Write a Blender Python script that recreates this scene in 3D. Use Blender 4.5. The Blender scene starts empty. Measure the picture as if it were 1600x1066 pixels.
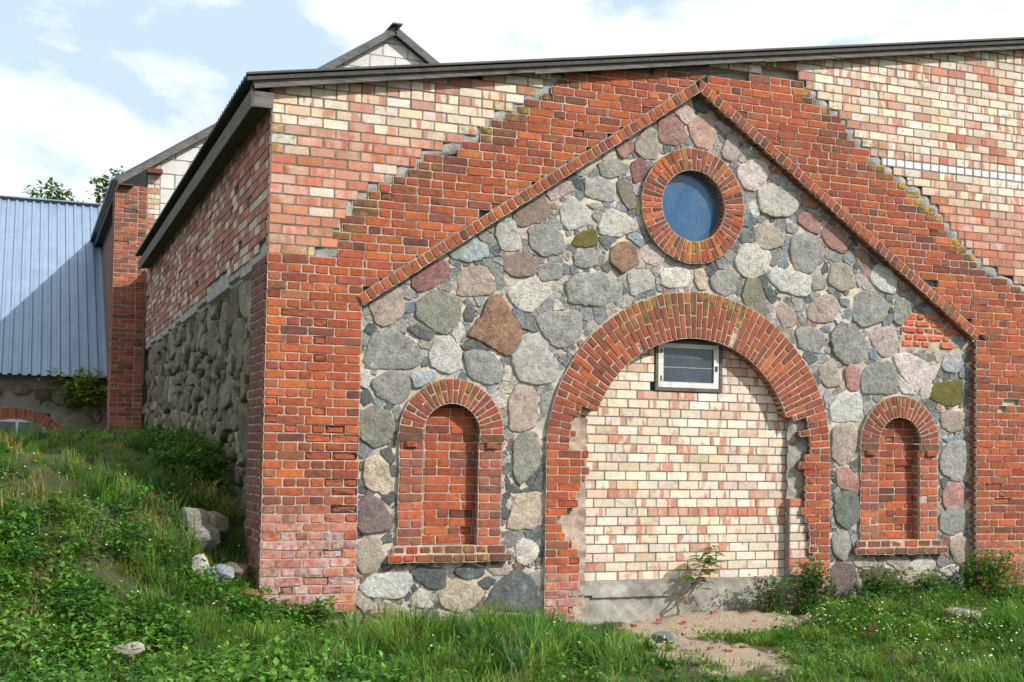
import bpy, math, random
import numpy as np

random.seed(11)
RNG = np.random.default_rng(11)
SC = bpy.context.scene
COLL = SC.collection

# ------------------------------------------------------------------ camera
CAM_LOC = (-2.228, -12.35, 1.9275)
YAW, PITCH, ROLL = 0.3740418, 0.04310455, -0.01627726


def look_axes():
    cy_, sy_ = math.cos(YAW), math.sin(YAW)
    fwd = np.array([sy_ * math.cos(PITCH), cy_ * math.cos(PITCH), math.sin(PITCH)])
    right = np.array([cy_, -sy_, 0.0])
    down = -np.cross(right, fwd)
    c, s = math.cos(ROLL), math.sin(ROLL)
    return c * right + s * down, -s * right + c * down, fwd


from mathutils import Matrix, Vector
_r, _d, _f = look_axes()
cam_data = bpy.data.cameras.new('camera')
cam = bpy.data.objects.new('camera', cam_data)
COLL.objects.link(cam)
cam.matrix_world = Matrix(((_r[0], -_d[0], -_f[0], CAM_LOC[0]), (_r[1], -_d[1], -_f[1], CAM_LOC[1]),
                           (_r[2], -_d[2], -_f[2], CAM_LOC[2]), (0, 0, 0, 1)))
cam_data.sensor_width = 36.0
cam_data.lens = 44.11
cam_data.shift_y = 0.0563
cam_data.clip_start = 0.1
cam_data.clip_end = 3000.0
SC.camera = cam


# ------------------------------------------------------------------ node helper
class G:
    def __init__(self, nt):
        self.nt = nt
        nt.nodes.clear()

    def n(self, kind, ins=None, **props):
        nd = self.nt.nodes.new(kind)
        for k, v in props.items():
            setattr(nd, k, v)
        for k, v in (ins or {}).items():
            s = nd.inputs[k]
            if isinstance(v, bpy.types.NodeSocket):
                self.nt.links.new(v, s)
            else:
                s.default_value = v
        return nd

    def m(self, op, a, b=0.0, clamp=False):
        return self.n('ShaderNodeMath', {0: a, 1: b}, operation=op, use_clamp=clamp).outputs[0]

    def mix(self, f, a, b, blend='MIX'):
        nd = self.n('ShaderNodeMix', None, data_type='RGBA', blend_type=blend)
        for idx, v in ((0, f), (6, a), (7, b)):
            if isinstance(v, bpy.types.NodeSocket):
                self.nt.links.new(v, nd.inputs[idx])
            else:
                nd.inputs[idx].default_value = v if idx == 0 else (*v[:3], 1.0)
        return nd.outputs[2]

    def ramp(self, x, lo, hi, a=0.0, b=1.0):
        return self.n('ShaderNodeMapRange', {0: x, 1: lo, 2: hi, 3: a, 4: b}).outputs[0]

    def noise(self, vec, scale, detail=4.0, rough=0.55, dist=0.0):
        return self.n('ShaderNodeTexNoise', {'Vector': vec, 'Scale': scale, 'Detail': detail, 'Roughness': rough,
                                             'Distortion': dist}).outputs[0]

    def scalevec(self, v, f):
        return self.n('ShaderNodeVectorMath', {0: v, 1: (f, f, f) if not isinstance(f, tuple) else f}, operation='MULTIPLY').outputs[0]

    def grey(self, x):
        return self.n('ShaderNodeCombineColor', {0: x, 1: x, 2: x}).outputs[0]


# ------------------------------------------------------------------ sky, sun, exposure
SUN = np.array([0.75, -1.0, 0.90])
SUN = SUN / np.linalg.norm(SUN)
world = bpy.data.worlds.new('World')
SC.world = world
world.use_nodes = True
g = G(world.node_tree)
sky = g.n('ShaderNodeTexSky', sky_type='NISHITA', sun_disc=False, sun_elevation=math.asin(SUN[2]),
          sun_rotation=math.atan2(SUN[0], SUN[1]), air_density=1.0, dust_density=1.5, ozone_density=1.0)
tc = g.n('ShaderNodeTexCoord')
dirv = tc.outputs['Generated']
sep = g.n('ShaderNodeSeparateXYZ', {0: dirv})
flat = g.n('ShaderNodeCombineXYZ', {0: sep.outputs[0], 1: sep.outputs[1], 2: g.m('MULTIPLY', sep.outputs[2], 1.9)}).outputs[0]
drift = g.n('ShaderNodeVectorMath', {0: flat, 1: (3.1, 1.7, 0.4)}, operation='ADD').outputs[0]
cl = g.noise(drift, 5.4, 9.0, 0.55, 0.3)
cmask = g.ramp(cl, 0.43, 0.55)
cmask = g.m('POWER', g.m('MINIMUM', g.m('MAXIMUM', cmask, 0.0), 1.0), 0.8)
shade = g.ramp(g.noise(flat, 5.5, 6.0, 0.5), 0.3, 0.7, 0.92, 1.04)
bg_sky = g.n('ShaderNodeBackground', {'Color': g.mix(0.72, sky.outputs[0], (7.2, 9.0, 10.2)), 'Strength': 0.1})
bg_cloud = g.n('ShaderNodeBackground', {'Color': g.mix(0.0, g.grey(shade), (1, 1, 1)), 'Strength': 1.08})
mixs = g.n('ShaderNodeMixShader', {0: cmask, 1: bg_sky.outputs[0], 2: bg_cloud.outputs[0]})
g.n('ShaderNodeOutputWorld', {'Surface': mixs.outputs[0]})

sun_data = bpy.data.lights.new('sun', 'SUN')
sun_data.energy = 4.2
sun_data.angle = math.radians(0.53)
sun_data.color = (1.0, 0.95, 0.87)
sun = bpy.data.objects.new('sun', sun_data)
COLL.objects.link(sun)
sun.rotation_euler = Vector(SUN).to_track_quat('Z', 'Y').to_euler()
sun.location = (6, -10, 12)

SC.view_settings.view_transform = 'Standard'
SC.view_settings.look = 'None'
SC.view_settings.exposure = 0.2
SC.view_settings.gamma = 1.0
SC.view_settings.use_curve_mapping = False
SC.render.engine = 'CYCLES'
SC.cycles.max_bounces = 4
SC.cycles.use_adaptive_sampling = True
SC.cycles.use_denoising = True


# ------------------------------------------------------------------ colour + object helpers
def lin(r, gg, b, k=1.0):
    f = lambda c: ((c / 255.0 + 0.055) / 1.055) ** 2.4 if c > 10 else c / 255.0 / 12.92
    return np.array([f(r) * k, f(gg) * k, f(b) * k])


W = {}     # world position of every object's origin (nothing is rotated above its parts)


def tag(o, label=None, cat=None, group=None, kind=None):
    if label: o['label'] = label
    if cat: o['category'] = cat
    if group: o['group'] = group
    if kind: o['kind'] = kind
    return o


def empty(name, loc, label, cat, group=None):
    o = bpy.data.objects.new(name, None)
    COLL.objects.link(o)
    o.location = loc
    o.empty_display_size = 0.2
    W[o.name] = np.array(loc, float)
    return tag(o, label, cat, group)


class MB:
    """Collects faces with a colour and an effect value per vertex."""
    def __init__(self):
        self.v, self.f, self.c, self.x, self.count = [], [], [], [], 0

    def add(self, verts, faces, col=(0.5, 0.5, 0.5), fx=(0, 0, 0)):
        verts = np.asarray(verts, float)
        o = self.count
        self.v.append(verts)
        self.f.extend([tuple(i + o for i in f) for f in faces])
        col = np.asarray(col, float)
        self.c.append(np.broadcast_to(col, (len(verts), 3)) if col.ndim == 1 else col)
        fx = np.asarray(fx, float)
        self.x.append(np.broadcast_to(fx, (len(verts), 3)) if fx.ndim == 1 else fx)
        self.count += len(verts)
        return self

    def box(self, x0, x1, y0, y1, z0, z1, col=(0.5, 0.5, 0.5), fx=(0, 0, 0), jit=0.0):
        v = np.array([(x, y, z) for z in (z0, z1) for y in (y0, y1) for x in (x0, x1)], float)
        if jit: v = v + RNG.uniform(-jit, jit, v.shape)
        return self.add(v, [(0, 2, 3, 1), (4, 5, 7, 6), (0, 1, 5, 4), (2, 6, 7, 3), (0, 4, 6, 2), (1, 3, 7, 5)], col, fx)

    def bar(self, p, q, w, h, col=(0.5, 0.5, 0.5), up=(0, 0, 1), fx=(0, 0, 0)):
        """A plank from p to q: w across, h along up."""
        p, q, up = (np.asarray(a, float) for a in (p, q, up))
        d = (q - p) / np.linalg.norm(q - p)
        s = np.cross(d, up); s /= np.linalg.norm(s)
        u = np.cross(s, d)
        v = [e + s * a * w / 2 + u * b * h / 2 for e in (p, q) for a, b in ((-1, -1), (1, -1), (1, 1), (-1, 1))]
        return self.add(v, [(0, 3, 2, 1), (4, 5, 6, 7), (0, 1, 5, 4), (1, 2, 6, 5), (2, 3, 7, 6), (3, 0, 4, 7)], col, fx)

    def tube(self, pts, radii, n=7, col=(0.3, 0.3, 0.3), fx=(0, 0, 0)):
        pts = [np.asarray(p, float) for p in pts]
        vs, fs = [], []
        for i, p in enumerate(pts):
            d = pts[min(i + 1, len(pts) - 1)] - pts[max(i - 1, 0)]
            d = d / (np.linalg.norm(d) + 1e-9)
            a = np.cross(d, (0.31, 0.95, 0.1)); a /= np.linalg.norm(a)
            b = np.cross(d, a)
            for k in range(n):
                t = 2 * math.pi * k / n
                vs.append(p + radii[i] * (math.cos(t) * a + math.sin(t) * b))
        for i in range(len(pts) - 1):
            for k in range(n):
                fs.append((i * n + k, i * n + (k + 1) % n, (i + 1) * n + (k + 1) % n, (i + 1) * n + k))
        fs.append(tuple(range(n - 1, -1, -1)))
        fs.append(tuple(range((len(pts) - 1) * n, len(pts) * n)))
        return self.add(vs, fs, col, fx)

    def build(self, name, mat, parent=None, smooth=False, center=True):
        v = np.concatenate(self.v)
        c = np.concatenate(self.c)
        x = np.concatenate(self.x)
        org = v.mean(0) if center else np.zeros(3)
        if parent is None and center:
            org = np.array([v[:, 0].mean(), v[:, 1].mean(), v[:, 2].min()])
        me = bpy.data.meshes.new(name)
        me.from_pydata((v - org).tolist(), [], self.f)
        for nm, arr in (('col', c), ('fx', x)):
            at = me.attributes.new(nm, 'FLOAT_COLOR', 'POINT')
            at.data.foreach_set('color', np.hstack([arr, np.ones((len(arr), 1))]).astype(np.float32).ravel())
        if smooth:
            me.polygons.foreach_set('use_smooth', np.ones(len(me.polygons), bool))
        me.materials.append(mat)
        o = bpy.data.objects.new(name, me)
        COLL.objects.link(o)
        W[o.name] = org
        if parent is not None:
            o.parent = parent
            o.location = org - W[parent.name]
        else:
            o.location = org
        return o


def noise2(x, y, seed=0):
    """Cheap smooth noise in about -1..1."""
    s = seed * 1.7
    return (np.sin(x * 1.0 + 1.3 * np.sin(y * 0.9 + s) + s) + np.sin(y * 1.27 + 1.1 * np.sin(x * 1.13 - s) + 2.1 * s)
            + 0.6 * np.sin(2.3 * x - 1.9 * y + s * 3.1) + 0.5 * np.sin(3.1 * y + 2.7 * x + s)) / 3.1


# ------------------------------------------------------------------ materials
def new_mat(name):
    m = bpy.data.materials.new(name)
    m.use_nodes = True
    return m, G(m.node_tree)


def finish(g, color, rough=0.9, bump=None, strength=0.3, dist=0.01, **kw):
    ins = {'Base Color': color, 'Roughness': rough}
    ins.update(kw)
    p = g.n('ShaderNodeBsdfPrincipled', ins)
    if bump is not None:
        b = g.n('ShaderNodeBump', {'Height': bump, 'Strength': strength, 'Distance': dist})
        g.nt.links.new(b.outputs[0], p.inputs['Normal'])
    g.n('ShaderNodeOutputMaterial', {'Surface': p.outputs[0]})


def attrs(g):
    col = g.n('ShaderNodeAttribute', attribute_name='col').outputs['Color']
    fx = g.n('ShaderNodeSeparateColor', {0: g.n('ShaderNodeAttribute', attribute_name='fx').outputs['Color']})
    pos = g.n('ShaderNodeNewGeometry').outputs['Position']
    return col, fx.outputs[0], fx.outputs[1], fx.outputs[2], pos


def mat_old_brick():
    m, g = new_mat('old_brick')
    col, moss, salt, seed, pos = attrs(g)
    off = g.n('ShaderNodeVectorMath', {0: pos, 1: g.n('ShaderNodeCombineXYZ', {0: g.m('MULTIPLY', seed, 37.0), 1: seed, 2: g.m('MULTIPLY', seed, 11.0)}).outputs[0]}, operation='ADD').outputs[0]
    n1 = g.noise(off, 19.0, 6.0, 0.65)
    n2 = g.noise(pos, 120.0, 3.0, 0.6)
    n3 = g.noise(pos, 1.7, 4.0)
    k = g.m('MULTIPLY', g.ramp(n1, 0.28, 0.72, 0.58, 1.40), g.ramp(n2, 0.25, 0.75, 0.74, 1.24))
    c = g.mix(1.0, col, g.grey(k), 'MULTIPLY')
    # darker fired skin and soot in patches
    c = g.mix(g.m('MULTIPLY', g.ramp(n1, 0.52, 0.66), 0.22, True), c, (0.13, 0.055, 0.036))
    c = g.mix(g.m('MULTIPLY', g.ramp(n3, 0.50, 0.74), 0.26, True), c, (0.14, 0.065, 0.045))
    st = g.noise(g.scalevec(pos, (3.2, 3.2, 0.35)), 1.6, 6.0, 0.65)
    c = g.mix(g.m('MULTIPLY', g.ramp(st, 0.54, 0.72), 0.24, True), c, (0.12, 0.07, 0.05))
    # dried mortar smears
    sm = g.m('MULTIPLY', g.ramp(g.noise(off, 9.0, 7.0, 0.7), 0.60, 0.74), 0.32, True)
    c = g.mix(sm, c, (0.44, 0.33, 0.25))
    s = g.m('MULTIPLY', salt, g.ramp(g.noise(off, 14.0, 6.0, 0.7), 0.36, 0.60), True)
    c = g.mix(g.m('MULTIPLY', s, 0.92), c, (0.54, 0.42, 0.42))
    mm = g.m('MULTIPLY', g.m('MULTIPLY', moss, 1.5), g.ramp(g.noise(pos, 16.0, 6.0, 0.7), 0.38, 0.60), True)
    mc = g.mix(g.ramp(g.noise(pos, 7.0), 0.45, 0.6), (0.075, 0.07, 0.025), (0.36, 0.25, 0.03))
    c = g.mix(mm, c, mc)
    bump = g.m('ADD', g.m('MULTIPLY', n1, 0.8), g.m('MULTIPLY', n2, 0.35))
    finish(g, c, 0.92, bump, 0.9, 0.012)
    return m


def mat_new_brick():
    m, g = new_mat('new_brick')
    col, red, salt, seed, pos = attrs(g)
    sx = g.n('ShaderNodeSeparateXYZ', {0: pos})
    along = g.m('ADD', sx.outputs[0], sx.outputs[1])
    vec = g.n('ShaderNodeCombineXYZ', {0: g.m('ADD', g.m('MULTIPLY', along, 11.0), g.m('MULTIPLY', seed, 91.0)), 1: g.m('MULTIPLY', sx.outputs[2], 2.2),
                                       2: g.m('MULTIPLY', seed, 53.0)}).outputs[0]
    band = g.noise(vec, 1.0, 1.5, 0.4)
    vec2 = g.n('ShaderNodeCombineXYZ', {0: g.m('ADD', g.m('MULTIPLY', along, 9.0), g.m('MULTIPLY', seed, 17.0)), 1: g.m('MULTIPLY', sx.outputs[2], 14.0),
                                        2: g.m('MULTIPLY', seed, 29.0)}).outputs[0]
    smear = g.noise(vec2, 1.0, 4.0, 0.6)
    mark = g.m('MAXIMUM', g.ramp(band, 0.555, 0.60), g.m('MULTIPLY', g.ramp(smear, 0.56, 0.66), 0.75))
    bleach = g.m('MULTIPLY', g.m('MULTIPLY', g.ramp(g.m('ADD', band, g.m('MULTIPLY', smear, 0.5)), 0.62, 0.86), red), -0.75, True)
    mark = g.m('MULTIPLY', mark, red, True)
    n1 = g.noise(pos, 24.0, 5.0, 0.6)
    n2 = g.noise(pos, 170.0, 3.0, 0.6)
    c = g.mix(bleach, col, (0.62, 0.46, 0.37))
    c = g.mix(mark, c, g.mix(n1, (0.42, 0.16, 0.095), (0.56, 0.30, 0.21)))
    c = g.mix(1.0, c, g.grey(g.m('MULTIPLY', g.ramp(n1, 0.3, 0.7, 0.86, 1.12), g.ramp(n2, 0.25, 0.75, 0.88, 1.1))), 'MULTIPLY')
    c = g.mix(g.m('MULTIPLY', g.ramp(g.noise(pos, 2.4, 6.0, 0.65), 0.52, 0.75), 0.35, True), c, (0.20, 0.16, 0.12))
    st = g.noise(g.scalevec(pos, (4.2, 4.2, 0.40)), 1.7, 6.0, 0.65)
    c = g.mix(g.m('MULTIPLY', g.ramp(st, 0.53, 0.74), 0.34, True), c, (0.26, 0.21, 0.17))
    c = g.mix(g.m('MULTIPLY', salt, g.ramp(g.noise(pos, 18.0, 5.0, 0.7), 0.45, 0.62), True), c, (0.20, 0.16, 0.035))
    finish(g, c, 0.85, g.m('ADD', g.m('MULTIPLY', n1, 0.5), g.m('MULTIPLY', n2, 0.3)), 0.45, 0.008)
    return m


def mat_mortar(name, c0, c1, scale=9.0, strength=0.9):
    m, g = new_mat(name)
    pos = g.n('ShaderNodeNewGeometry').outputs['Position']
    n1 = g.noise(pos, scale, 8.0, 0.68)
    n2 = g.noise(pos, 85.0, 4.0, 0.65)
    c = g.mix(g.ramp(n1, 0.32, 0.66), c0, c1)
    c = g.mix(1.0, c, g.grey(g.ramp(n2, 0.22, 0.75, 0.62, 1.22)), 'MULTIPLY')
    finish(g, c, 0.95, g.m('ADD', n1, g.m('MULTIPLY', n2, 0.5)), strength, 0.02)
    return m


def mat_stone():
    m, g = new_mat('fieldstone')
    col, moss, kind, seed, pos = attrs(g)
    off = g.n('ShaderNodeVectorMath', {0: pos, 1: g.n('ShaderNodeCombineXYZ', {0: g.m('MULTIPLY', seed, 41.0), 1: seed, 2: g.m('MULTIPLY', seed, 13.0)}).outputs[0]}, operation='ADD').outputs[0]
    off = g.n('ShaderNodeVectorMath', {0: off, 3: g.ramp(seed, 0.0, 1.0, 0.55, 1.5)}, operation='SCALE').outputs[0]
    n0 = g.noise(off, 3.4, 5.0, 0.6, 0.4)
    n1 = g.noise(off, 14.0, 7.0, 0.7)
    n2 = g.noise(off, 110.0, 3.0, 0.75)
    vor = g.n('ShaderNodeTexVoronoi', {'Vector': off, 'Scale': 95.0}).outputs['Color']
    grain = g.n('ShaderNodeSeparateColor', {0: vor}).outputs[0]
    k = g.m('MULTIPLY', g.ramp(n1, 0.27, 0.73, 0.66, 1.34), g.ramp(n0, 0.3, 0.7, 0.84, 1.2))
    k = g.m('MULTIPLY', k, g.ramp(g.m('ADD', g.m('MULTIPLY', grain, 0.5), g.m('MULTIPLY', n2, 0.9)), 0.35, 1.05, 0.60, 1.38))
    c = g.mix(1.0, col, g.grey(k), 'MULTIPLY')
    c = g.mix(g.m('MULTIPLY', g.ramp(n0, 0.56, 0.72), 0.4, True), c, (0.24, 0.19, 0.13))
    c = g.mix(g.m('MULTIPLY', g.ramp(n1, 0.60, 0.72), 0.5, True), c, (0.45, 0.44, 0.39))
    c = g.mix(g.m('MULTIPLY', g.ramp(n1, 0.40, 0.30), 0.6, True), c, (0.05, 0.055, 0.055))
    mm = g.m('MULTIPLY', g.m('MULTIPLY', moss, 1.4), g.ramp(g.noise(pos, 9.0, 6.0, 0.7), 0.36, 0.56), True)
    c = g.mix(mm, c, g.mix(n1, (0.06, 0.06, 0.015), (0.20, 0.17, 0.03)))
    finish(g, c, 0.9, g.m('ADD', g.m('MULTIPLY', n1, 1.0), g.m('MULTIPLY', n2, 0.22)), 1.0, 0.03)
    return m


def mat_attr(name, rough=0.8, var=0.2, scale=20.0, bump=0.2, **kw):
    m, g = new_mat(name)
    col, a, b, s, pos = attrs(g)
    n1 = g.noise(pos, scale, 5.0, 0.6)
    c = g.mix(1.0, col, g.grey(g.ramp(n1, 0.3, 0.7, 1 - var, 1 + var)), 'MULTIPLY')
    finish(g, c, rough, n1, bump, 0.01, **kw)
    return m


def mat_wood(name, c0, c1, axis='x', lichen=0.0):
    m, g = new_mat(name)
    pos = g.n('ShaderNodeNewGeometry').outputs['Position']
    st = {'x': (1.2, 30.0, 30.0), 'y': (30.0, 1.2, 30.0), 'z': (30.0, 30.0, 1.2)}[axis]
    v = g.scalevec(pos, st)
    n1 = g.noise(v, 1.6, 6.0, 0.65)
    n2 = g.noise(pos, 5.0, 5.0, 0.6)
    c = g.mix(g.ramp(n1, 0.3, 0.7), c0, c1)
    c = g.mix(g.m('MULTIPLY', g.ramp(n2, 0.5, 0.7), 0.5, True), c, tuple(0.35 * a for a in c0))
    if lichen:
        c = g.mix(g.m('MULTIPLY', g.ramp(g.noise(pos, 8.0, 6.0, 0.7), 0.56, 0.66), lichen, True), c, (0.20, 0.19, 0.07))
    finish(g, c, 0.85, n1, 0.5, 0.006)
    return m


def mat_leaf(name):
    m, g = new_mat(name)
    col, a, b, s, pos = attrs(g)
    n1 = g.noise(pos, 6.0, 3.0)
    c = g.mix(1.0, col, g.grey(g.ramp(n1, 0.3, 0.7, 0.75, 1.25)), 'MULTIPLY')
    p = g.n('ShaderNodeBsdfPrincipled', {'Base Color': c, 'Roughness': 0.55, 'Specular IOR Level': 0.3})
    t = g.n('ShaderNodeBsdfTranslucent', {'Color': g.mix(1.0, c, (1.5, 1.6, 0.7), 'MULTIPLY')})
    mx = g.n('ShaderNodeMixShader', {0: 0.30, 1: p.outputs[0], 2: t.outputs[0]})
    g.n('ShaderNodeOutputMaterial', {'Surface': mx.outputs[0]})
    return m


M_OLD = mat_old_brick()
M_NEW = mat_new_brick()
M_LIME = mat_mortar('lime_mortar', (0.34, 0.26, 0.20), (0.62, 0.51, 0.40), 10.0)
M_CEM = mat_mortar('cement', (0.22, 0.22, 0.205), (0.46, 0.44, 0.40), 7.0)
M_RUBBLE = mat_mortar('rubble', (0.26, 0.13, 0.09), (0.58, 0.50, 0.41), 5.0, 1.0)
M_NEWJ = mat_mortar('new_joint', (0.17, 0.16, 0.14), (0.32, 0.30, 0.26), 12.0)
M_STONEBED = mat_mortar('stone_bed', (0.30, 0.295, 0.275), (0.70, 0.60, 0.49), 3.6, 1.0)
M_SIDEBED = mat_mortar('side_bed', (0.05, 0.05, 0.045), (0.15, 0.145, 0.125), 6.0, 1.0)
M_CONC = mat_mortar('concrete', (0.17, 0.165, 0.145), (0.50, 0.48, 0.43), 2.9, 0.9)
M_STONE = mat_stone()
M_WOOD = mat_wood('grey_wood', (0.055, 0.05, 0.047), (0.20, 0.185, 0.175), 'x')
M_EAVE = mat_wood('eave_wood', (0.05, 0.052, 0.044), (0.135, 0.135, 0.115), 'y', 0.6)
M_DARKWOOD = mat_wood('dark_wood', (0.035, 0.032, 0.03), (0.10, 0.09, 0.08), 'y')
M_REDWOOD = mat_wood('red_wood', (0.10, 0.025, 0.025), (0.20, 0.06, 0.055), 'x')
M_PAINT = mat_wood('worn_paint', (0.50, 0.50, 0.48), (0.80, 0.81, 0.80), 'x')
M_FRAME = mat_wood('rotten_frame', (0.05, 0.045, 0.04), (0.16, 0.145, 0.13), 'x')
M_LEAF = mat_leaf('leaf')
M_ATTR = mat_attr('plain')
M_BARK = mat_attr('bark', 0.95, 0.35, 25.0, 0.8)


def mat_sheet(name, c0, c1, rough, metallic, scale=2.0):
    m, g = new_mat(name)
    pos = g.n('ShaderNodeNewGeometry').outputs['Position']
    n1 = g.noise(pos, scale, 6.0, 0.6)
    n2 = g.noise(pos, 30.0, 4.0, 0.6)
    c = g.mix(g.ramp(n1, 0.3, 0.7), c0, c1)
    st = g.noise(g.scalevec(pos, (7.0, 0.5, 0.5)), 1.5, 6.0, 0.7)
    c = g.mix(g.m('MULTIPLY', g.ramp(st, 0.50, 0.75), 0.38, True), c, tuple(0.45 * a + 0.02 for a in c0))
    c = g.mix(1.0, c, g.grey(g.ramp(n2, 0.25, 0.75, 0.85, 1.1)), 'MULTIPLY')
    finish(g, c, rough, n2, 0.12, 0.004, Metallic=metallic)
    return m


M_ASBEST = mat_sheet('corrugated_cement', (0.045, 0.045, 0.045), (0.10, 0.10, 0.095), 0.9, 0.0)
M_BLUEROOF = mat_sheet('blue_steel', (0.22, 0.305, 0.43), (0.28, 0.365, 0.49), 0.42, 0.12)
M_DARKROOF = mat_sheet('dark_steel', (0.05, 0.075, 0.11), (0.09, 0.12, 0.16), 0.4, 0.3)


def mat_pane(name, c, rough, dust):
    m, g = new_mat(name)
    pos = g.n('ShaderNodeNewGeometry').outputs['Position']
    d1 = g.ramp(g.noise(pos, 48.0, 3.0, 0.7), 0.62, 0.70)
    d2 = g.ramp(g.noise(pos, 4.0, 6.0, 0.6), 0.45, 0.75)
    f = g.m('MULTIPLY', g.m('MAXIMUM', g.m('MULTIPLY', d1, 0.7), g.m('MULTIPLY', d2, 0.16)), dust, True)
    finish(g, g.mix(f, c, (0.40, 0.46, 0.52)), g.m('ADD', rough, g.m('MULTIPLY', f, 0.3)), None, **{'Specular IOR Level': 0.6})
    return m


M_BLUEPANE = mat_pane('blue_pane', (0.014, 0.085, 0.20), 0.20, 0.8)
M_DARKPANE = mat_pane('dark_pane', (0.035, 0.05, 0.065), 0.08, 0.5)

# ------------------------------------------------------------------ masonry helpers
class Frame:
    """u along the wall, v up, w into the wall."""
    def __init__(self, o, U, Wd, flip=False):
        self.o, self.U, self.Wd, self.flip = np.array(o, float), np.array(U, float), np.array(Wd, float), flip

    def pts(self, uvw):
        a = np.asarray(uvw, float)
        return self.o + a[:, 0:1] * self.U + a[:, 1:2] * np.array([0, 0, 1.0]) + a[:, 2:3] * self.Wd


FRONT = Frame((0, 0, 0), (1, 0, 0), (0, 1, 0))
SIDE = Frame((0, 0, 0), (0, 1, 0), (1, 0, 0), True)


def area(p):
    x, y = p[:, 0], p[:, 1]
    return 0.5 * float(np.sum(x * np.roll(y, -1) - y * np.roll(x, -1)))


def clip(poly, planes):
    """Keep a*u + b*v <= c."""
    p = [tuple(q) for q in poly]
    for a, b, c in planes:
        out = []
        for i in range(len(p)):
            s, e = p[i], p[(i + 1) % len(p)]
            ds, de = a * s[0] + b * s[1] - c, a * e[0] + b * e[1] - c
            if ds <= 0: out.append(s)
            if ds * de < 0:
                t = ds / (ds - de)
                out.append((s[0] + t * (e[0] - s[0]), s[1] + t * (e[1] - s[1])))
        p = out
        if len(p) < 3: return None
    # drop near-duplicate corners
    q = [p[i] for i in range(len(p)) if math.dist(p[i], p[i - 1]) > 0.006]
    return np.array(q) if len(q) >= 3 else None


def inset(poly, d):
    n = len(poly)
    e = np.roll(poly, -1, 0) - poly
    L = np.linalg.norm(e, axis=1, keepdims=True)
    nrm = np.stack([e[:, 1], -e[:, 0]], 1) / L          # outward for a counter-clockwise polygon
    c = np.sum(nrm * poly, 1) - d
    out = []
    for i in range(n):
        A = np.array([nrm[i - 1], nrm[i]])
        det = A[0, 0] * A[1, 1] - A[0, 1] * A[1, 0]
        if abs(det) < 1e-3:
            out.append(poly[i] - d * nrm[i]); continue
        out.append(np.array([(c[i - 1] * A[1, 1] - A[0, 1] * c[i]) / det, (A[0, 0] * c[i] - c[i - 1] * A[1, 0]) / det]))
    out = np.array(out)
    if area(out) < 0.0006: return None
    if np.any(np.sum((np.roll(out, -1, 0) - out) * e, 1) < 0): return None
    return out


def ring3(poly, c):
    """Three points for every corner: before, at, after."""
    out = []
    n = len(poly)
    for i in range(n):
        p, a, b = poly[i], poly[i - 1], poly[(i + 1) % n]
        da, db = a - p, b - p
        la, lb = np.linalg.norm(da), np.linalg.norm(db)
        out += [p + da / la * min(c, 0.33 * la), p, p + db / lb * min(c, 0.33 * lb)]
    return np.array(out)


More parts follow.
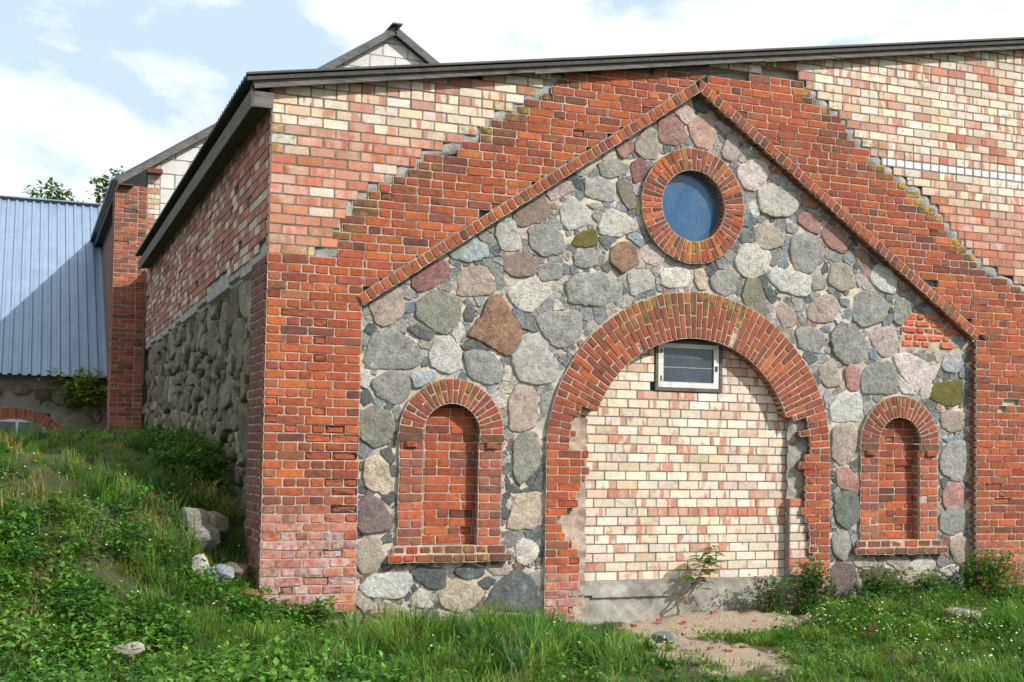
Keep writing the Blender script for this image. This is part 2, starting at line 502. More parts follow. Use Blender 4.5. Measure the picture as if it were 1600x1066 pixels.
class Wall:
    """A stretch of masonry: its bricks and the mortar between them."""
    def __init__(self, frame):
        self.fr, self.bricks, self.mortar = frame, [], MB()

    def brick(self, cell, w0, col, fx, joint=0.0135, depth=0.10, bev=0.006, rough=0.0030, recess=0.0075, erode=0.0, hole=False, mortar=True, name='brick'):
        cell = np.asarray(cell, float)
        if area(cell) < 0: cell = cell[::-1]
        q = inset(cell, joint / 2 * random.uniform(0.8, 1.25))
        if q is None: return
        n = len(cell) * 3
        cr = random.uniform(0.010, 0.026) if rough > 0.001 else 0.012
        C = ring3(cell, cr)
        O = ring3(q, cr)
        cen = q.mean(0)
        rnd = random.uniform(0.10, 0.42) * cr if rough > 0.001 else 0.002
        for i in range(1, n, 3):                                   # round the corners
            d = cen - O[i]; O[i] += d / np.linalg.norm(d) * rnd
        O = O + RNG.uniform(-rough, rough, O.shape)
        H = O + (C - O) * 0.2
        idx = range(n)
        if mortar:
            mw = w0 + recess + erode * 0.6
            mj = RNG.uniform(-0.002, 0.002, n)
            v = np.vstack([np.c_[C, np.full(n, mw)], np.c_[H, mw + mj], np.c_[H, np.full(n, mw + 0.05)]])
            f = [(i, (i + 1) % n, n + (i + 1) % n, n + i) for i in idx] + [(n + i, n + (i + 1) % n, 2 * n + (i + 1) % n, 2 * n + i) for i in idx]
            if hole: f.append(tuple(range(2 * n, 3 * n)))
            self.mortar.add(self.fr.pts(v), [t[::-1] for t in f] if self.fr.flip else f)
        if hole: return
        ww = w0 + erode
        b = bev * random.uniform(0.7, 1.5) + erode * 0.5
        to = cen - O
        F = O + to / np.linalg.norm(to, axis=1, keepdims=True) * b * 1.5
        tilt = RNG.uniform(-0.0025, 0.0025, 2) * (1 + erode * 120) if rough > 0.001 else np.zeros(2)
        half = np.abs(cell - cen).max(0)
        tw = ((F - cen) / half) @ tilt
        wr = 0.0008 + erode * 0.30
        v = np.vstack([np.c_[O, np.full(n, ww + depth)], np.c_[O, ww + b + ((O - cen) / half) @ tilt], np.c_[F, ww + tw + RNG.uniform(-wr, wr, n)],
                       [[cen[0], cen[1], ww - 0.001 + random.uniform(-wr, wr)]]])
        f = [(i, (i + 1) % n, n + (i + 1) % n, n + i) for i in idx] + [(n + i, n + (i + 1) % n, 2 * n + (i + 1) % n, 2 * n + i) for i in idx]
        f += [(2 * n + i, 2 * n + (i + 1) % n, 3 * n) for i in idx]
        self.bricks.append((self.fr.pts(v), [t[::-1] for t in f] if self.fr.flip else f, np.asarray(col, float), fx, area(q), name))

    def finish(self, parent, part_name, mortar_mat, brick_mat, cap=300, rest_name='brickwork', piece=None, label=None, backing=None):
        part = self.mortar.build(part_name, mortar_mat, parent) if backing is None else backing
        if label: part['label'] = label
        scored = []
        for b in self.bricks:
            c = b[0].mean(0) - np.array(CAM_LOC)
            z = float(c @ _f)
            x = float(c @ _r) / z * 1960.56 / 800.0
            y = (float(c @ _d) / z * 1960.56 + 90.0) / 533.0
            vis = max(abs(x), abs(y)) < 1.02
            scored.append(((b[4] / (z * z)) if vis else 0.0, b))
        scored.sort(key=lambda t: -t[0])
        rest = MB()
        nrest = 0
        for k, (s, b) in enumerate(scored):
            if k < cap and s > 0:
                MB().add(b[0], b[1], b[2], b[3]).build(piece or b[5], brick_mat, part)
            else:
                rest.add(b[0], b[1], b[2], b[3]); nrest += 1
        if nrest:
            r = rest.build(rest_name, brick_mat, parent)
            r['kind'] = 'stuff'
        return part


def rect(u0, u1, v0, v1):
    return np.array([(u0, v0), (u1, v0), (u1, v1), (u0, v1)])


OLD_PALETTE = [(lin(194, 96, 60), 5), (lin(202, 104, 60), 4), (lin(182, 90, 62), 4), (lin(162, 86, 64), 2.0), (lin(210, 112, 62), 1.6), (lin(172, 104, 76), 1.2), (lin(148, 86, 70), 0.5)]
NEW_CREAM = [(lin(240, 224, 202), 6), (lin(236, 214, 190), 3), (lin(238, 228, 212), 3), (lin(228, 200, 170), 1)]
NEW_RED = [(c * 1.08, w) for c, w in [(lin(212, 142, 120), 3), (lin(204, 126, 102), 2), (lin(220, 160, 138), 2)]]
NEW_ORANGE = [(c * 1.08, w) for c, w in [(lin(212, 128, 96), 4), (lin(218, 142, 112), 3), (lin(212, 152, 128), 2.5), (lin(226, 192, 158), 1.2), (lin(202, 112, 80), 2)]]
NEW_PINK = [(lin(196, 130, 112), 4), (lin(186, 118, 98), 3), (lin(206, 160, 138), 2), (lin(176, 110, 90), 2)]


def pick(pal, k=0.655):
    t = random.uniform(0, sum(w for _, w in pal))
    for c, w in pal:
        t -= w
        if t <= 0: break
    return c * k * random.uniform(0.82, 1.16) * (1 + RNG.uniform(-0.05, 0.05, 3))


def old_col(u, v, dark=0.0):
    c = pick(OLD_PALETTE)
    z = float(noise2(np.array(u * 1.3), np.array(v * 1.6), 3))
    if z > 0.25 and random.random() < 0.6: c = c * np.array([0.86, 0.85, 0.86])
    if z < -0.3 and random.random() < 0.5: c = c * np.array([1.08, 1.12, 0.98])
    if dark and random.random() < dark: c = pick([(lin(142, 80, 64), 1), (lin(130, 76, 64), 1), (lin(150, 88, 70), 1)])
    return c


def old_row(r, S=0.274, Hh=0.137, seed=0):
    """Endless bond: stretcher rows and header rows, each as widths."""
    rr = random.Random(r * 7 + seed)
    if r % 2 == 0:
        yield S * (0.5 if (r // 2) % 2 else 1.0)
        while True: yield S * rr.uniform(0.97, 1.03)
    yield Hh * 1.5
    while True:
        yield (Hh if rr.random() < 0.72 else S) * rr.uniform(0.95, 1.05)


def polyline_u(pts):
    """u of a boundary as a function of height."""
    a = np.array(sorted(((z, x) for x, z in pts)))
    return lambda z: float(np.interp(z, a[:, 0], a[:, 1]))


FACE = -0.04
# levels of the front: brick face w=FACE, stone bed w=0.10, arch face 0.04, niches 0.05, panel 0.22
BARN = empty('barn', (4.8, 0.0, 0.0), 'weathered barn with fieldstone gable, red brick arches and patches of yellow brick', 'barn')
COURSE = 0.0885
OLD_L = polyline_u([(0.0, 3.80), (0.63, 3.86), (0.66, 3.97), (0.65, 4.10), (0.70, 4.20), (0.81, 4.41), (0.97, 4.56), (1.17, 4.67), (1.44, 4.83), (1.54, 4.99), (1.86, 5.07),
                    (2.14, 5.26), (2.28, 5.43), (2.49, 5.52), (2.78, 5.75), (2.93, 5.92), (3.02, 6.0), (3.10, 6.10), (3.2, 6.2), (4.4, 6.25), (5.15, 6.31), (6.19, 6.38), (8, 6.39)])
OLD_R = polyline_u([(6.19, 6.32), (6.37, 6.19), (6.73, 5.97), (6.96, 5.76), (7.2, 5.55), (7.53, 5.35), (7.86, 5.19), (8.15, 4.98), (8.44, 4.72), (8.69, 4.5), (8.99, 4.28),
                    (9.3, 4.18), (9.56, 4.08), (10.2, 3.8), (12, 3.7)])
ROOF_SLOPE = 0.1737


def soffit(u):
    return 5.475 + ROOF_SLOPE * (u + 0.03)


APEX = (4.83, 6.185)
RL0, RR0 = (0.905, 3.487), (8.815, 3.51)            # outer foot of the two verges
SL = (APEX[1] - RL0[1]) / (APEX[0] - RL0[0])
SR = (APEX[1] - RR0[1]) / (RR0[0] - APEX[0])


def verge_out(u):
    return RL0[1] + SL * (u - RL0[0]) if u < APEX[0] else APEX[1] - SR * (u - APEX[0])


# ------------------------------------------------------------------ corner pier, gable band and right flank (old brick)
def weather(u, v):
    """moss, salt by place: lichen along the weathered stepped edge, salts low on the pier."""
    moss = salt = 0.0
    if v > 3.9:
        d = min(abs(u - OLD_L(v)), abs(OLD_R(v) - u))
        if OLD_R(v) - u < 0.22 and 4.4 < v < 5.45 and random.random() < 0.8: moss = 1.4
        elif d < 0.34 and random.random() < 0.75: moss = random.uniform(0.3, 1.2) * (1 - d / 0.40)
    if v < 1.45 and u < 1: salt = max(0, min(1, (1.45 - v) / 0.45)) * random.uniform(0.35, 1.1) * (1.0 if u < 0.75 else 0.35)
    if v < 0.9 and u > 8: salt = 0.25 * random.random()
    return moss, salt


pier = Wall(FRONT)
v = 3.59 - 37 * COURSE
r = 0
while v + COURSE < 3.86:
    seq = [0.137, 0.274, 0.274, 0.275] if r % 2 else [0.20, 0.137, 0.137, 0.14, 0.206, 0.14]
    edge = random.uniform(-0.006, 0.006)
    u = 0.0
    for k, wd in enumerate(seq):
        u1 = u + wd * random.uniform(0.98, 1.02) if k < len(seq) - 1 else 0.962 + edge
        er, hole = 0.0, False
        zz = v + COURSE / 2
        if (abs(zz - 2.0) < 0.16 and u > 0.3) or (abs(zz - 1.55) < 0.06 and u > 0.5) or (abs(zz - 1.28) < 0.1 and u > 0.6):
            if random.random() < 0.7: er = random.uniform(0.008, 0.034)
        elif random.random() < 0.06: er = random.uniform(0.004, 0.02)
        if abs(zz - 1.17) < 0.05 and 0.18 < u < 0.3: hole = True
        moss, salt = weather(u, zz)
        c = old_col(u, zz, 0.10 if zz < 2.6 else 0.04)
        if er > 0.008: c = pick([(lin(198, 100, 62), 2), (lin(180, 88, 60), 1)])
        elif 0.25 < u < 0.9 and zz > 2.5 and random.random() < 0.5: c = pick([(lin(192, 92, 56), 2), (lin(202, 100, 56), 1)])
        pier.brick(rect(u, u1, v, v + COURSE), FACE + random.uniform(-0.004, 0.004), c, (moss, salt, random.random()), erode=er, hole=hole, depth=0.143)
        u = u1
    v += COURSE; r += 1
# the pier's flank
side = Wall(SIDE)
v = 3.59 - 37 * COURSE
r = 0
while v + COURSE < 3.86:
    seq = [0.137, 0.274, 0.274, 0.11] if r % 2 == 0 else [0.21, 0.137, 0.137, 0.137, 0.17]
    u = 0.104
    for wd in seq:
        u1 = min(u + wd, 0.93)
        if u1 - u > 0.05:
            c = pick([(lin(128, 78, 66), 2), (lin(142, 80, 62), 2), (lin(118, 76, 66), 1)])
            side.brick(rect(u, u1, v, v + COURSE), random.uniform(-0.003, 0.003), c, (0.1 * random.random(), 0.5 * max(0, min(1, 1.9 - v)) * random.random(), random.random()))
        u = u1
    v += COURSE; r += 1
core = MB()
pier.mortar.add(np.concatenate(side.mortar.v), side.mortar.f)
pier.mortar.box(0.065, 0.955, 0.065, 0.90, -0.3, 3.80)
pier.bricks += side.bricks
PIER = pier.finish(BARN, 'corner_pier', M_LIME, M_OLD, 330)

gable = Wall(FRONT)
rake_planes_l = [(-SL, 1.0, 99)]
v = 3.59 - 37 * COURSE
r = 0
while v < 6.5:
    zz, top = v + COURSE / 2, v + COURSE
    u = 8.775 if zz < 3.46 else -0.4 - (0.05 if r % 2 else 0)
    gen = old_row(r)
    while u < 10.9:
        u1 = u + next(gen)
        cell = rect(u, u1, v, top)
        um = (u + u1) / 2
        ok = True
        if zz < 3.46 or (zz < 3.86 and um > APEX[0]):
            ok = um > 8.775 or verge_out(um) < zz
            if zz >= 3.46 and um < 8.7 and verge_out(um) > zz: ok = False
        if zz < 3.86 and um < APEX[0] and u < 0.962:
            ok = False
            if u1 > 0.99 and zz > 3.46:
                cell = rect(0.964, u1, v, top); ok = True
        if zz >= 3.86:
            L = OLD_L(top)
            if u < L - 0.06:
                if u1 > L + 0.10: cell = rect(max(u, L - 0.03), u1, v, top)
                else: ok = False
        if zz > 3.75:
            Rr = OLD_R(top)
            if u1 > Rr + 0.06:
                if u < Rr - 0.10: cell = rect(cell[0][0], min(u1, Rr + 0.03), v, top)
                else: ok = False
        if zz < 3.5 and um < 8.7: ok = False
        if ok:
            # clip off what lies under the verge
            if zz > 3.40 and RL0[0] - 0.1 < um < RR0[0] + 0.1:
                pl = (SL, -1.0, SL * RL0[0] - RL0[1] - 0.004) if um < APEX[0] else (-SR, -1.0, -SR * RR0[0] - RR0[1] - 0.004)
                cell = clip(cell, [pl])
            if cell is not None and zz > 5.4: cell = clip(cell, [(-ROOF_SLOPE, 1.0, soffit(0) + 0.04)])
            if cell is not None and abs(area(np.asarray(cell))) > 0.0022:
                er = random.uniform(0.004, 0.02) if random.random() < 0.035 else 0.0
                hole = False
                if um > 8.775 and (abs(zz - 2.67) < 0.05 and 9.25 < um < 9.42 or abs(zz - 2.59) < 0.05 and 9.10 < um < 9.3): hole = True
                if um > 8.78 and abs(zz - 1.55) < 0.25 and random.random() < 0.12: er = random.uniform(0.01, 0.03)
                moss, salt = weather(um, zz)
                d = min(um - OLD_L(zz), OLD_R(zz) - um) if zz > 3.9 else 9
                c = old_col(um, zz, 0.6 if d < 0.25 else (0.18 if d < 0.6 else 0.02))
                if um > 8.775: c = c * np.array([0.92, 0.92, 0.96])
                gable.brick(cell, FACE + random.uniform(-0.004, 0.004), c, (moss, salt, random.random()), erode=er, hole=hole, depth=0.16)
        u = u1
    v += COURSE; r += 1
# backing of the whole brick front behind the joints (the stone field stays open)
def prism(mb, poly, w0, w1, col=(0.5, 0.5, 0.5)):
    poly = np.asarray(poly, float); n = len(poly)
    v = np.vstack([np.c_[poly[:, 0], np.full(n, w0), poly[:, 1]], np.c_[poly[:, 0], np.full(n, w1), poly[:, 1]]])
    mb.add(v, [tuple(range(n))] + [tuple(range(2 * n - 1, n - 1, -1))] + [(i, n + i, n + (i + 1) % n, (i + 1) % n) for i in range(n)], col)


gable.finish(BARN, 'gable_brickwork', M_LIME, M_OLD, 300, 'old_brickwork')
back = MB()
prism(back, [(8.785, -0.3), (11.5, -0.3), (11.5, 3.4), (8.785, 3.4)], 0.062, 0.60)
prism(back, [(0.962, 3.46), (4.83, 6.11), (4.83, soffit(4.83) + 0.05), (0.09, soffit(0.09) + 0.05), (0.09, 3.81), (0.962, 3.81)], 0.052, 0.098)
prism(back, [(8.785, 3.42), (11.5, 3.4), (11.5, soffit(11.5) + 0.05), (4.832, soffit(4.83) + 0.05), (4.832, 6.11)], 0.050, 0.098)
back.box(0.0605, 11.5, 0.70, 0.85, 3.805, 5.50)
back.build('masonry_backing', M_CEM, BARN)

# ------------------------------------------------------------------ verge of brick on edge
verge = Wall(FRONT)
for sgn, foot, sl in ((1, RL0, SL), (-1, RR0, SR)):
    L = math.hypot(APEX[0] - foot[0], APEX[1] - foot[1])
    d = np.array([(APEX[0] - foot[0]) / L, (APEX[1] - foot[1]) / L])
    nn = np.array([d[1], -d[0]]) * sgn                           # towards the stones
    n = round(L / 0.0915)
    for k in range(n):
        a, b = np.array(foot) + d * L * k / n, np.array(foot) + d * L * (k + 1) / n
        t = 0.118 * random.uniform(0.96, 1.03)
        cell = np.array([a, a + nn * t, b + nn * t, b])
        if k == n - 1:
            m = 0.118 / max(0.2, abs(d[1]))
            cell = np.array([a, a + nn * t, (APEX[0] - sgn * 0.002, APEX[1] - 0.118 / abs(d[0])), (APEX[0] - sgn * 0.002, APEX[1])])
        verge.brick(cell, random.uniform(-0.070, -0.060), old_col(*a, 0.12), (0.15 * random.random(), 0, random.random()), depth=0.17, joint=0.012)
verge.finish(BARN, 'verge_course', M_LIME, M_OLD, 300)

# ------------------------------------------------------------------ new brick patches of the front
patch = Wall(FRONT)
patch_r = Wall(FRONT)
NC, NL = 0.1, 0.26
v = 3.85
r = 0
while v < 7.6:
    zz, top = v + NC / 2, v + NC
    headers = r in (17, 27, 31)
    white = abs(zz - 5.53) < 0.051
    # left of the old gable
    u = 0.0 if r % 2 else -0.13
    while True:
        wd = NL * 0.5 if headers and v > 5.4 else NL
        u1 = u + wd
        lim = OLD_L(v - 0.01) + 0.05
        if u > lim - 0.06: break
        cell = clip(rect(max(u, 0.0), min(u1, lim), v, top), [(-ROOF_SLOPE, 1.0, soffit(0) + 0.04)])
        if cell is not None and abs(area(cell)) > 0.002:
            um = cell[:, 0].mean()
            if zz > 5.15:
                cr = random.random() + 0.22 * float(noise2(np.array(um * 2.6), np.array(zz * 5), 13))
                c, red = (pick(NEW_CREAM, 0.80), random.choice((0, 0.3, 0.9, 1))) if cr < 0.8 else (pick(NEW_RED), -0.7 * random.random())
            else:
                c, red = pick(NEW_ORANGE), -random.random()
                if random.random() < 0.08: c = pick(NEW_CREAM, 0.7)
            lich = 0.8 if (um < 0.2 and 4.6 < zz < 5.1 and random.random() < 0.7) or (lim - um < 0.25 and random.random() < 0.3) else 0.0
            patch.brick(cell, FACE + random.uniform(-0.003, 0.003), c, (red, lich, random.random()), depth=0.143, joint=0.014, rough=0.0009, bev=0.003, recess=0.006)
        u = u1
    # right of it
    u = OLD_R(v - 0.01) - 0.05
    off = 0.13 if r % 2 else 0.0
    k0 = math.floor((u - off) / NL)
    edges = [u] + [off + NL * (k0 + 1 + j) for j in range(40)]
    if headers or white:
        edges = [u] + [off + NL * 0.5 * (math.floor((u - off) / (NL * 0.5)) + 1 + j) for j in range(80)]
    for a, b in zip(edges[:-1], edges[1:]):
        if a > 10.9: break
        if b - a < 0.06: continue
        cell = clip(rect(a, b, v, top), [(-ROOF_SLOPE, 1.0, soffit(0) + 0.04)])
        if cell is None or abs(area(cell)) < 0.003: continue
        um = (a + b) / 2
        if white and um > 7.2:
            c, red = lin(236, 238, 244, 0.92), 0.0
        elif zz < 5.15 + 0.12 * noise2(np.array(um * 3), np.array(zz), 5):
            c, red = pick(NEW_ORANGE), -random.random()
            if random.random() < 0.25: c = pick(NEW_RED)
        else:
            c, red = (pick(NEW_CREAM, 0.77), random.choice((0, 0.5, 0.9, 1, 1))) if random.random() + 0.25 * float(noise2(np.array(um * 2.4), np.array(zz * 4.5), 14)) < 0.84 else (pick(NEW_RED), -0.7 * random.random())
        lich = 0.7 if um - u < 0.3 and random.random() < 0.3 else 0.0
        patch_r.brick(cell, FACE + random.uniform(-0.003, 0.003), c, (red, lich, random.random()), joint=0.014 if not white else 0.022, rough=0.0009, bev=0.003, recess=0.006,
                    name='white_painted_brick' if white and um > 7.2 else 'yellow_brick')
    v += NC; r += 1
prism_ = lambda w, pts: w.mortar.add([(a, 0.0065, b) for a, b in pts], [tuple(range(len(pts)))])
prism_(patch, [(0.075, 3.93), (0.5, 3.93), (2.9, 6.0), (6.2, 6.5), (0.075, 5.47)])
prism_(patch_r, [(6.3, 6.35), (9.4, 4.35), (10.8, 4.0), (10.8, 7.2), (6.3, 6.5)])
p_ = patch.finish(BARN, 'patched_brickwork', M_NEWJ, M_NEW, 300, 'patch_brickwork', label='orange and cream brick above the corner pier')
p_ = patch_r.finish(BARN, 'patched_brickwork', M_NEWJ, M_NEW, 330, 'patch_brickwork', label='cream and pink brick with a white painted row')

# cement slobbered along the seam between old and new
for fn, sg, z0, z1 in ((OLD_L, -1, 3.83, 6.05), (OLD_R, 1, 3.9, 6.3)):
    seam = MB()
    zs = np.arange(z0, z1, 0.03)
    rows = []
    for z in zs:
        u = fn(z) + sg * 0.0
        a, b = u - 0.15 - 0.05 * random.random(), u + 0.13 + 0.05 * random.random()
        rows.append([(a + (b - a) * t, -0.030 + 0.010 * random.random() + 0.006 * float(noise2(np.array(z * 17), np.array(t * 5), 3)) + (0.03 if t in (0, 1) else 0), z + random.uniform(-0.006, 0.006)) for t in (0, 0.25, 0.5, 0.75, 1)])
    vv = [p for rw in rows for p in rw]
    seam.add(vv, [(i * 5 + j, i * 5 + j + 1, i * 5 + j + 6, i * 5 + j + 5) for i in range(len(rows) - 1) for j in range(4)])
    seam.build('cement_seam', M_CEM, BARN, smooth=True)
seam = MB()
us = np.arange(0.01, 0.66, 0.04)
vv = [(u, -0.028 + 0.008 * random.random(), 3.78 + t * 0.1 + random.uniform(-0.01, 0.01)) for u in us for t in (0, 0.5, 1)]
seam.add(vv, [(i * 3 + j, (i + 1) * 3 + j, (i + 1) * 3 + j + 1, i * 3 + j + 1) for i in range(len(us) - 1) for j in range(2)])
seam.build('cement_seam', M_CEM, BARN, smooth=True)


# ------------------------------------------------------------------ round window
def annulus(mb, cx, cz, r0, r1, a0, a1, w0, w1, n=48):
    vs = []
    for k in range(n + 1):
        t = a0 + (a1 - a0) * k / n
        for rr, w in ((r0, w0), (r1, w0), (r1, w1), (r0, w1)):
            vs.append((cx + rr * math.cos(t), w, cz + rr * math.sin(t)))
    mb.add(vs, [(k * 4 + j, (k + 1) * 4 + j, (k + 1) * 4 + (j + 1) % 4, k * 4 + (j + 1) % 4) for k in range(n) for j in range(4)])


def sector(cx, cz, r0, r1, a0, a1):
    return np.array([(cx + rr * math.cos(a), cz + rr * math.sin(a)) for rr, a in ((r0, a0), (r0, a1), (r1, a1), (r1, a0))])


OC = (4.805, 4.753)
ocw = Wall(FRONT)
annulus(ocw.mortar, *OC, 0.418, 0.65, 0, 2 * math.pi, 0.035, 0.30, 64)
NV = 54
for k in range(NV):
    a0, a1 = 2 * math.pi * k / NV, 2 * math.pi * (k + 1) / NV
    cuts = [0.405, 0.66] if k % 2 else [0.405, 0.53 + random.uniform(-0.02, 0.02), 0.66]
    for r0, r1 in zip(cuts[:-1], cuts[1:]):
        am = (a0 + a1) / 2
        moss = 0.0
        if math.sin(am) < -0.8 and r0 < 0.5: moss = random.uniform(0.1, 0.5)
        if math.sin(am) > 0.55 and r1 > 0.6: moss = random.uniform(0.0, 0.3)
        cw = random.uniform(0.97, 1.02)
        ocw.brick(sector(*OC, r0, r1 * (1 + random.uniform(-0.006, 0.006)) if r1 > 0.6 else r1, a0, a1), random.uniform(0.012, 0.022),
                  old_col(k, r0, 0.35 if r1 > 0.6 and math.sin(am) > 0 else 0.1) * cw, (moss, 0, random.random()), depth=0.14, joint=0.0125, name='voussoir')
OCP = ocw.finish(BARN, 'round_window', M_LIME, M_OLD, 300)
mb = MB()
n = 48
mb.add([(OC[0] + 0.43 * math.cos(2 * math.pi * k / n), 0.165, OC[1] + 0.43 * math.sin(2 * math.pi * k / n)) for k in range(n)] +
       [(OC[0] + 0.43 * math.cos(2 * math.pi * k / n), 0.175, OC[1] + 0.43 * math.sin(2 * math.pi * k / n)) for k in range(n)],
       [tuple(range(n)), tuple(range(2 * n - 1, n - 1, -1))] + [(k, n + k, n + (k + 1) % n, (k + 1) % n) for k in range(n)])
p = mb.build('pane', M_BLUEPANE, OCP)
p['label'] = 'dusty blue round pane'
mb = MB()
annulus(mb, *OC, 0.385, 0.428, 0, 2 * math.pi, 0.148, 0.172, 56)
mb.build('frame', M_FRAME, OCP)

# ------------------------------------------------------------------ great arch with its jambs
AC = (4.862, 1.965)
AR0, AR1 = 1.285, 1.815
arch = Wall(FRONT)
annulus(arch.mortar, *AC, AR0 + 0.014, AR1 - 0.012, math.radians(19.5), math.radians(160.5), 0.058, 0.24, 80)
NA = 66
for k in range(NA):
    a0, a1 = math.pi * k / NA, math.pi * (k + 1) / NA
    am = math.degrees((a0 + a1) / 2)
    inner = AR0
    if am < 19: inner = AR0 + 0.13 * random.choice((1, 2)) * (1 if am < 16 else 0.6)
    if am > 161: inner = AR0 + 0.13 * random.choice((1.5, 2))
    cuts = [AR0, AR0 + 0.265, AR1] if k % 2 else [AR0, AR0 + 0.135, AR0 + 0.40, AR1]
    cuts = [c + (random.uniform(-0.012, 0.012) if 0 < i < len(cuts) - 1 else 0) for i, c in enumerate(cuts)]
    for r0, r1 in zip(cuts[:-1], cuts[1:]):
        if r1 <= inner + 0.05: continue
        r0 = max(r0, inner)
        moss = random.uniform(0.2, 0.9) if (r1 > AR1 - 0.02 and 65 < am < 125) else (0.12 * random.random() if 40 < am < 140 and r0 > 1.4 else 0)
        c = pick([(lin(168, 88, 62), 4), (lin(182, 94, 62), 3), (lin(152, 84, 64), 2.2), (lin(194, 100, 62), 1.5), (lin(206, 108, 62), 0.5)])
        arch.brick(sector(*AC, r0, r1 * random.uniform(0.997, 1.003) if r1 > AR1 - 0.02 else r1, a0, a1), 0.04 + random.uniform(-0.004, 0.004),
                   c, (moss, 0, random.random()), depth=0.19, joint=0.0135, erode=random.uniform(0.01, 0.03) if random.random() < 0.02 else 0, name='voussoir')
in_l = polyline_u([(3.53, 2.3), (3.53, 2.06), (3.53, 1.78), (3.49, 1.58), (3.42, 1.40), (3.26, 1.30), (3.26, 0.99), (3.43, 0.89), (3.43, 0.61), (3.42, 0.0)])
in_r = polyline_u([(6.26, 2.38), (6.24, 2.04), (6.31, 1.67), (6.33, 1.3), (6.42, 1.07), (6.40, 0.51), (6.28, 0.45), (6.22, 0.0)])
v = AC[1] - 24 * COURSE
r = 0
while v + COURSE < AC[1] + 0.01:
    zz = v + COURSE / 2
    for lo, hi in ((AC[0] - AR1, in_l(zz) + random.uniform(-0.05, 0.04)), (in_r(zz) + random.uniform(-0.04, 0.05), AC[0] + AR1)):
        left = lo < 4
        seq = ([0.137, 0.274, 0.2] if r % 2 else [0.274, 0.137, 0.2]) if left else ([0.137, 0.2, 0.274] if r % 2 else [0.2, 0.274, 0.1])
        u = lo if left else hi
        for wd in seq:
            a, b = (u, min(u + wd, hi)) if left else (max(u - wd, lo), u)
            if b - a < 0.045: break
            edge = (hi - b < 0.06) if left else (a - lo < 0.06)
            c = old_col(a, zz, 0.06)
            er = random.uniform(0.006, 0.02) if edge and random.random() < 0.35 else 0
            if er: c = pick([(lin(204, 94, 54), 2), (lin(186, 82, 52), 1)])
            salt = max(0, min(1, (0.75 - zz) / 0.35)) * random.uniform(0.4, 1)
            arch.brick(rect(a, b, v, v + COURSE), 0.04 + random.uniform(-0.005, 0.005), c, (0, salt, random.random()), erode=er, depth=0.16)
            u = b if left else a
    v += COURSE; r += 1
for lo, hi in ((AC[0] - AR1 + 0.015, 3.19), (6.46, AC[0] + AR1 - 0.015)):
    arch.mortar.box(lo, hi, 0.064, 0.30, -0.3, AC[1] + 0.02)
ARCHP = arch.finish(BARN, 'great_arch', M_LIME, M_OLD, 400)

# rubble and plaster where the inner jambs have fallen away
mb = MB()
def rough_sheet(mb, u0, u1, v0, v1, w, step=0.035, amp=0.012, keep=None, col=(0.5, 0.5, 0.5)):
    nu, nv = max(2, int((u1 - u0) / step)), max(2, int((v1 - v0) / step))
    U, V = np.meshgrid(np.linspace(u0, u1, nu + 1), np.linspace(v0, v1, nv + 1))
    Wd = w + amp * noise2(U * 14, V * 14, 2) + amp * 0.6 * noise2(U * 33, V * 31, 4) + RNG.uniform(-amp, amp, U.shape) * 0.25
    vs = np.stack([U, Wd, V], -1).reshape(-1, 3)
    fs = []
    for i in range(nv):
        for j in range(nu):
            uc, vc = (U[i, j] + U[i + 1, j + 1]) / 2, (V[i, j] + V[i + 1, j + 1]) / 2
            if keep is None or keep(uc, vc):
                a = i * (nu + 1) + j
                fs.append((a, a + 1, a + nu + 2, a + nu + 1))
    mb.add(vs, fs, col)
rough_sheet(mb, 3.18, 3.56, 0.0, 2.32, 0.14, amp=0.032)
mb.build('broken_jamb', M_RUBBLE, BARN, smooth=True)
mb = MB()
rough_sheet(mb, 6.16, 6.50, 0.0, 2.42, 0.155, amp=0.032)
mb.build('broken_jamb', M_CONC, BARN, smooth=True)

# ------------------------------------------------------------------ yellow brick panel that closes the arch
panel = Wall(FRONT)
PW = 0.22
NCP = 0.101
v = 0.53
r = 0
while v < 3.28:
    top, zz = v + NCP, v + NCP / 2
    headers = r == 7
    u = 3.47 - (0.13 if r % 2 else 0.0) - 0.02 * (r % 3)
    while u < 6.25:
        u1 = u + (NL * 0.5 if headers and u > 3.9 else NL) * 1.0
        a, b = max(u, 3.47 if zz < 2.2 else 3.2), min(u1, 6.26)
        um = (a + b) / 2
        ok = b - a > 0.05
        if zz > 2.0 and math.hypot(um - AC[0], zz - AC[1]) > AR0 + 0.22: ok = False
        if zz > 2.64 and b > 4.43 and a < 5.30:
            if a < 4.43 - 0.05: b = 4.43
            elif b > 5.30 + 0.05: a = 5.30
            else: ok = False
        if ok:
            rr = random.random()
            if headers and 4.4 < um < 5.9: c, red = pick(NEW_RED) * np.array([1.02, 0.92, 0.85]), -0.5
            elif rr < 0.035: c, red = pick(NEW_ORANGE), -0.6
            else: c, red = pick(NEW_CREAM, 0.78), random.choice((0, 0, 0.6, 0.9, 1))
            panel.brick(rect(a, b, v, top), PW + random.uniform(-0.003, 0.003), c, (red, 0, random.random()), joint=0.013, rough=0.0009, bev=0.003, recess=0.006, name='yellow_brick')
        u = u1
    v += NCP; r += 1
PANEL = panel.finish(BARN, 'infill_panel', M_NEWJ, M_NEW, 330, 'infill_brickwork')
stub = Wall(FRONT)                                     # short yellow pier toothed into the right jamb
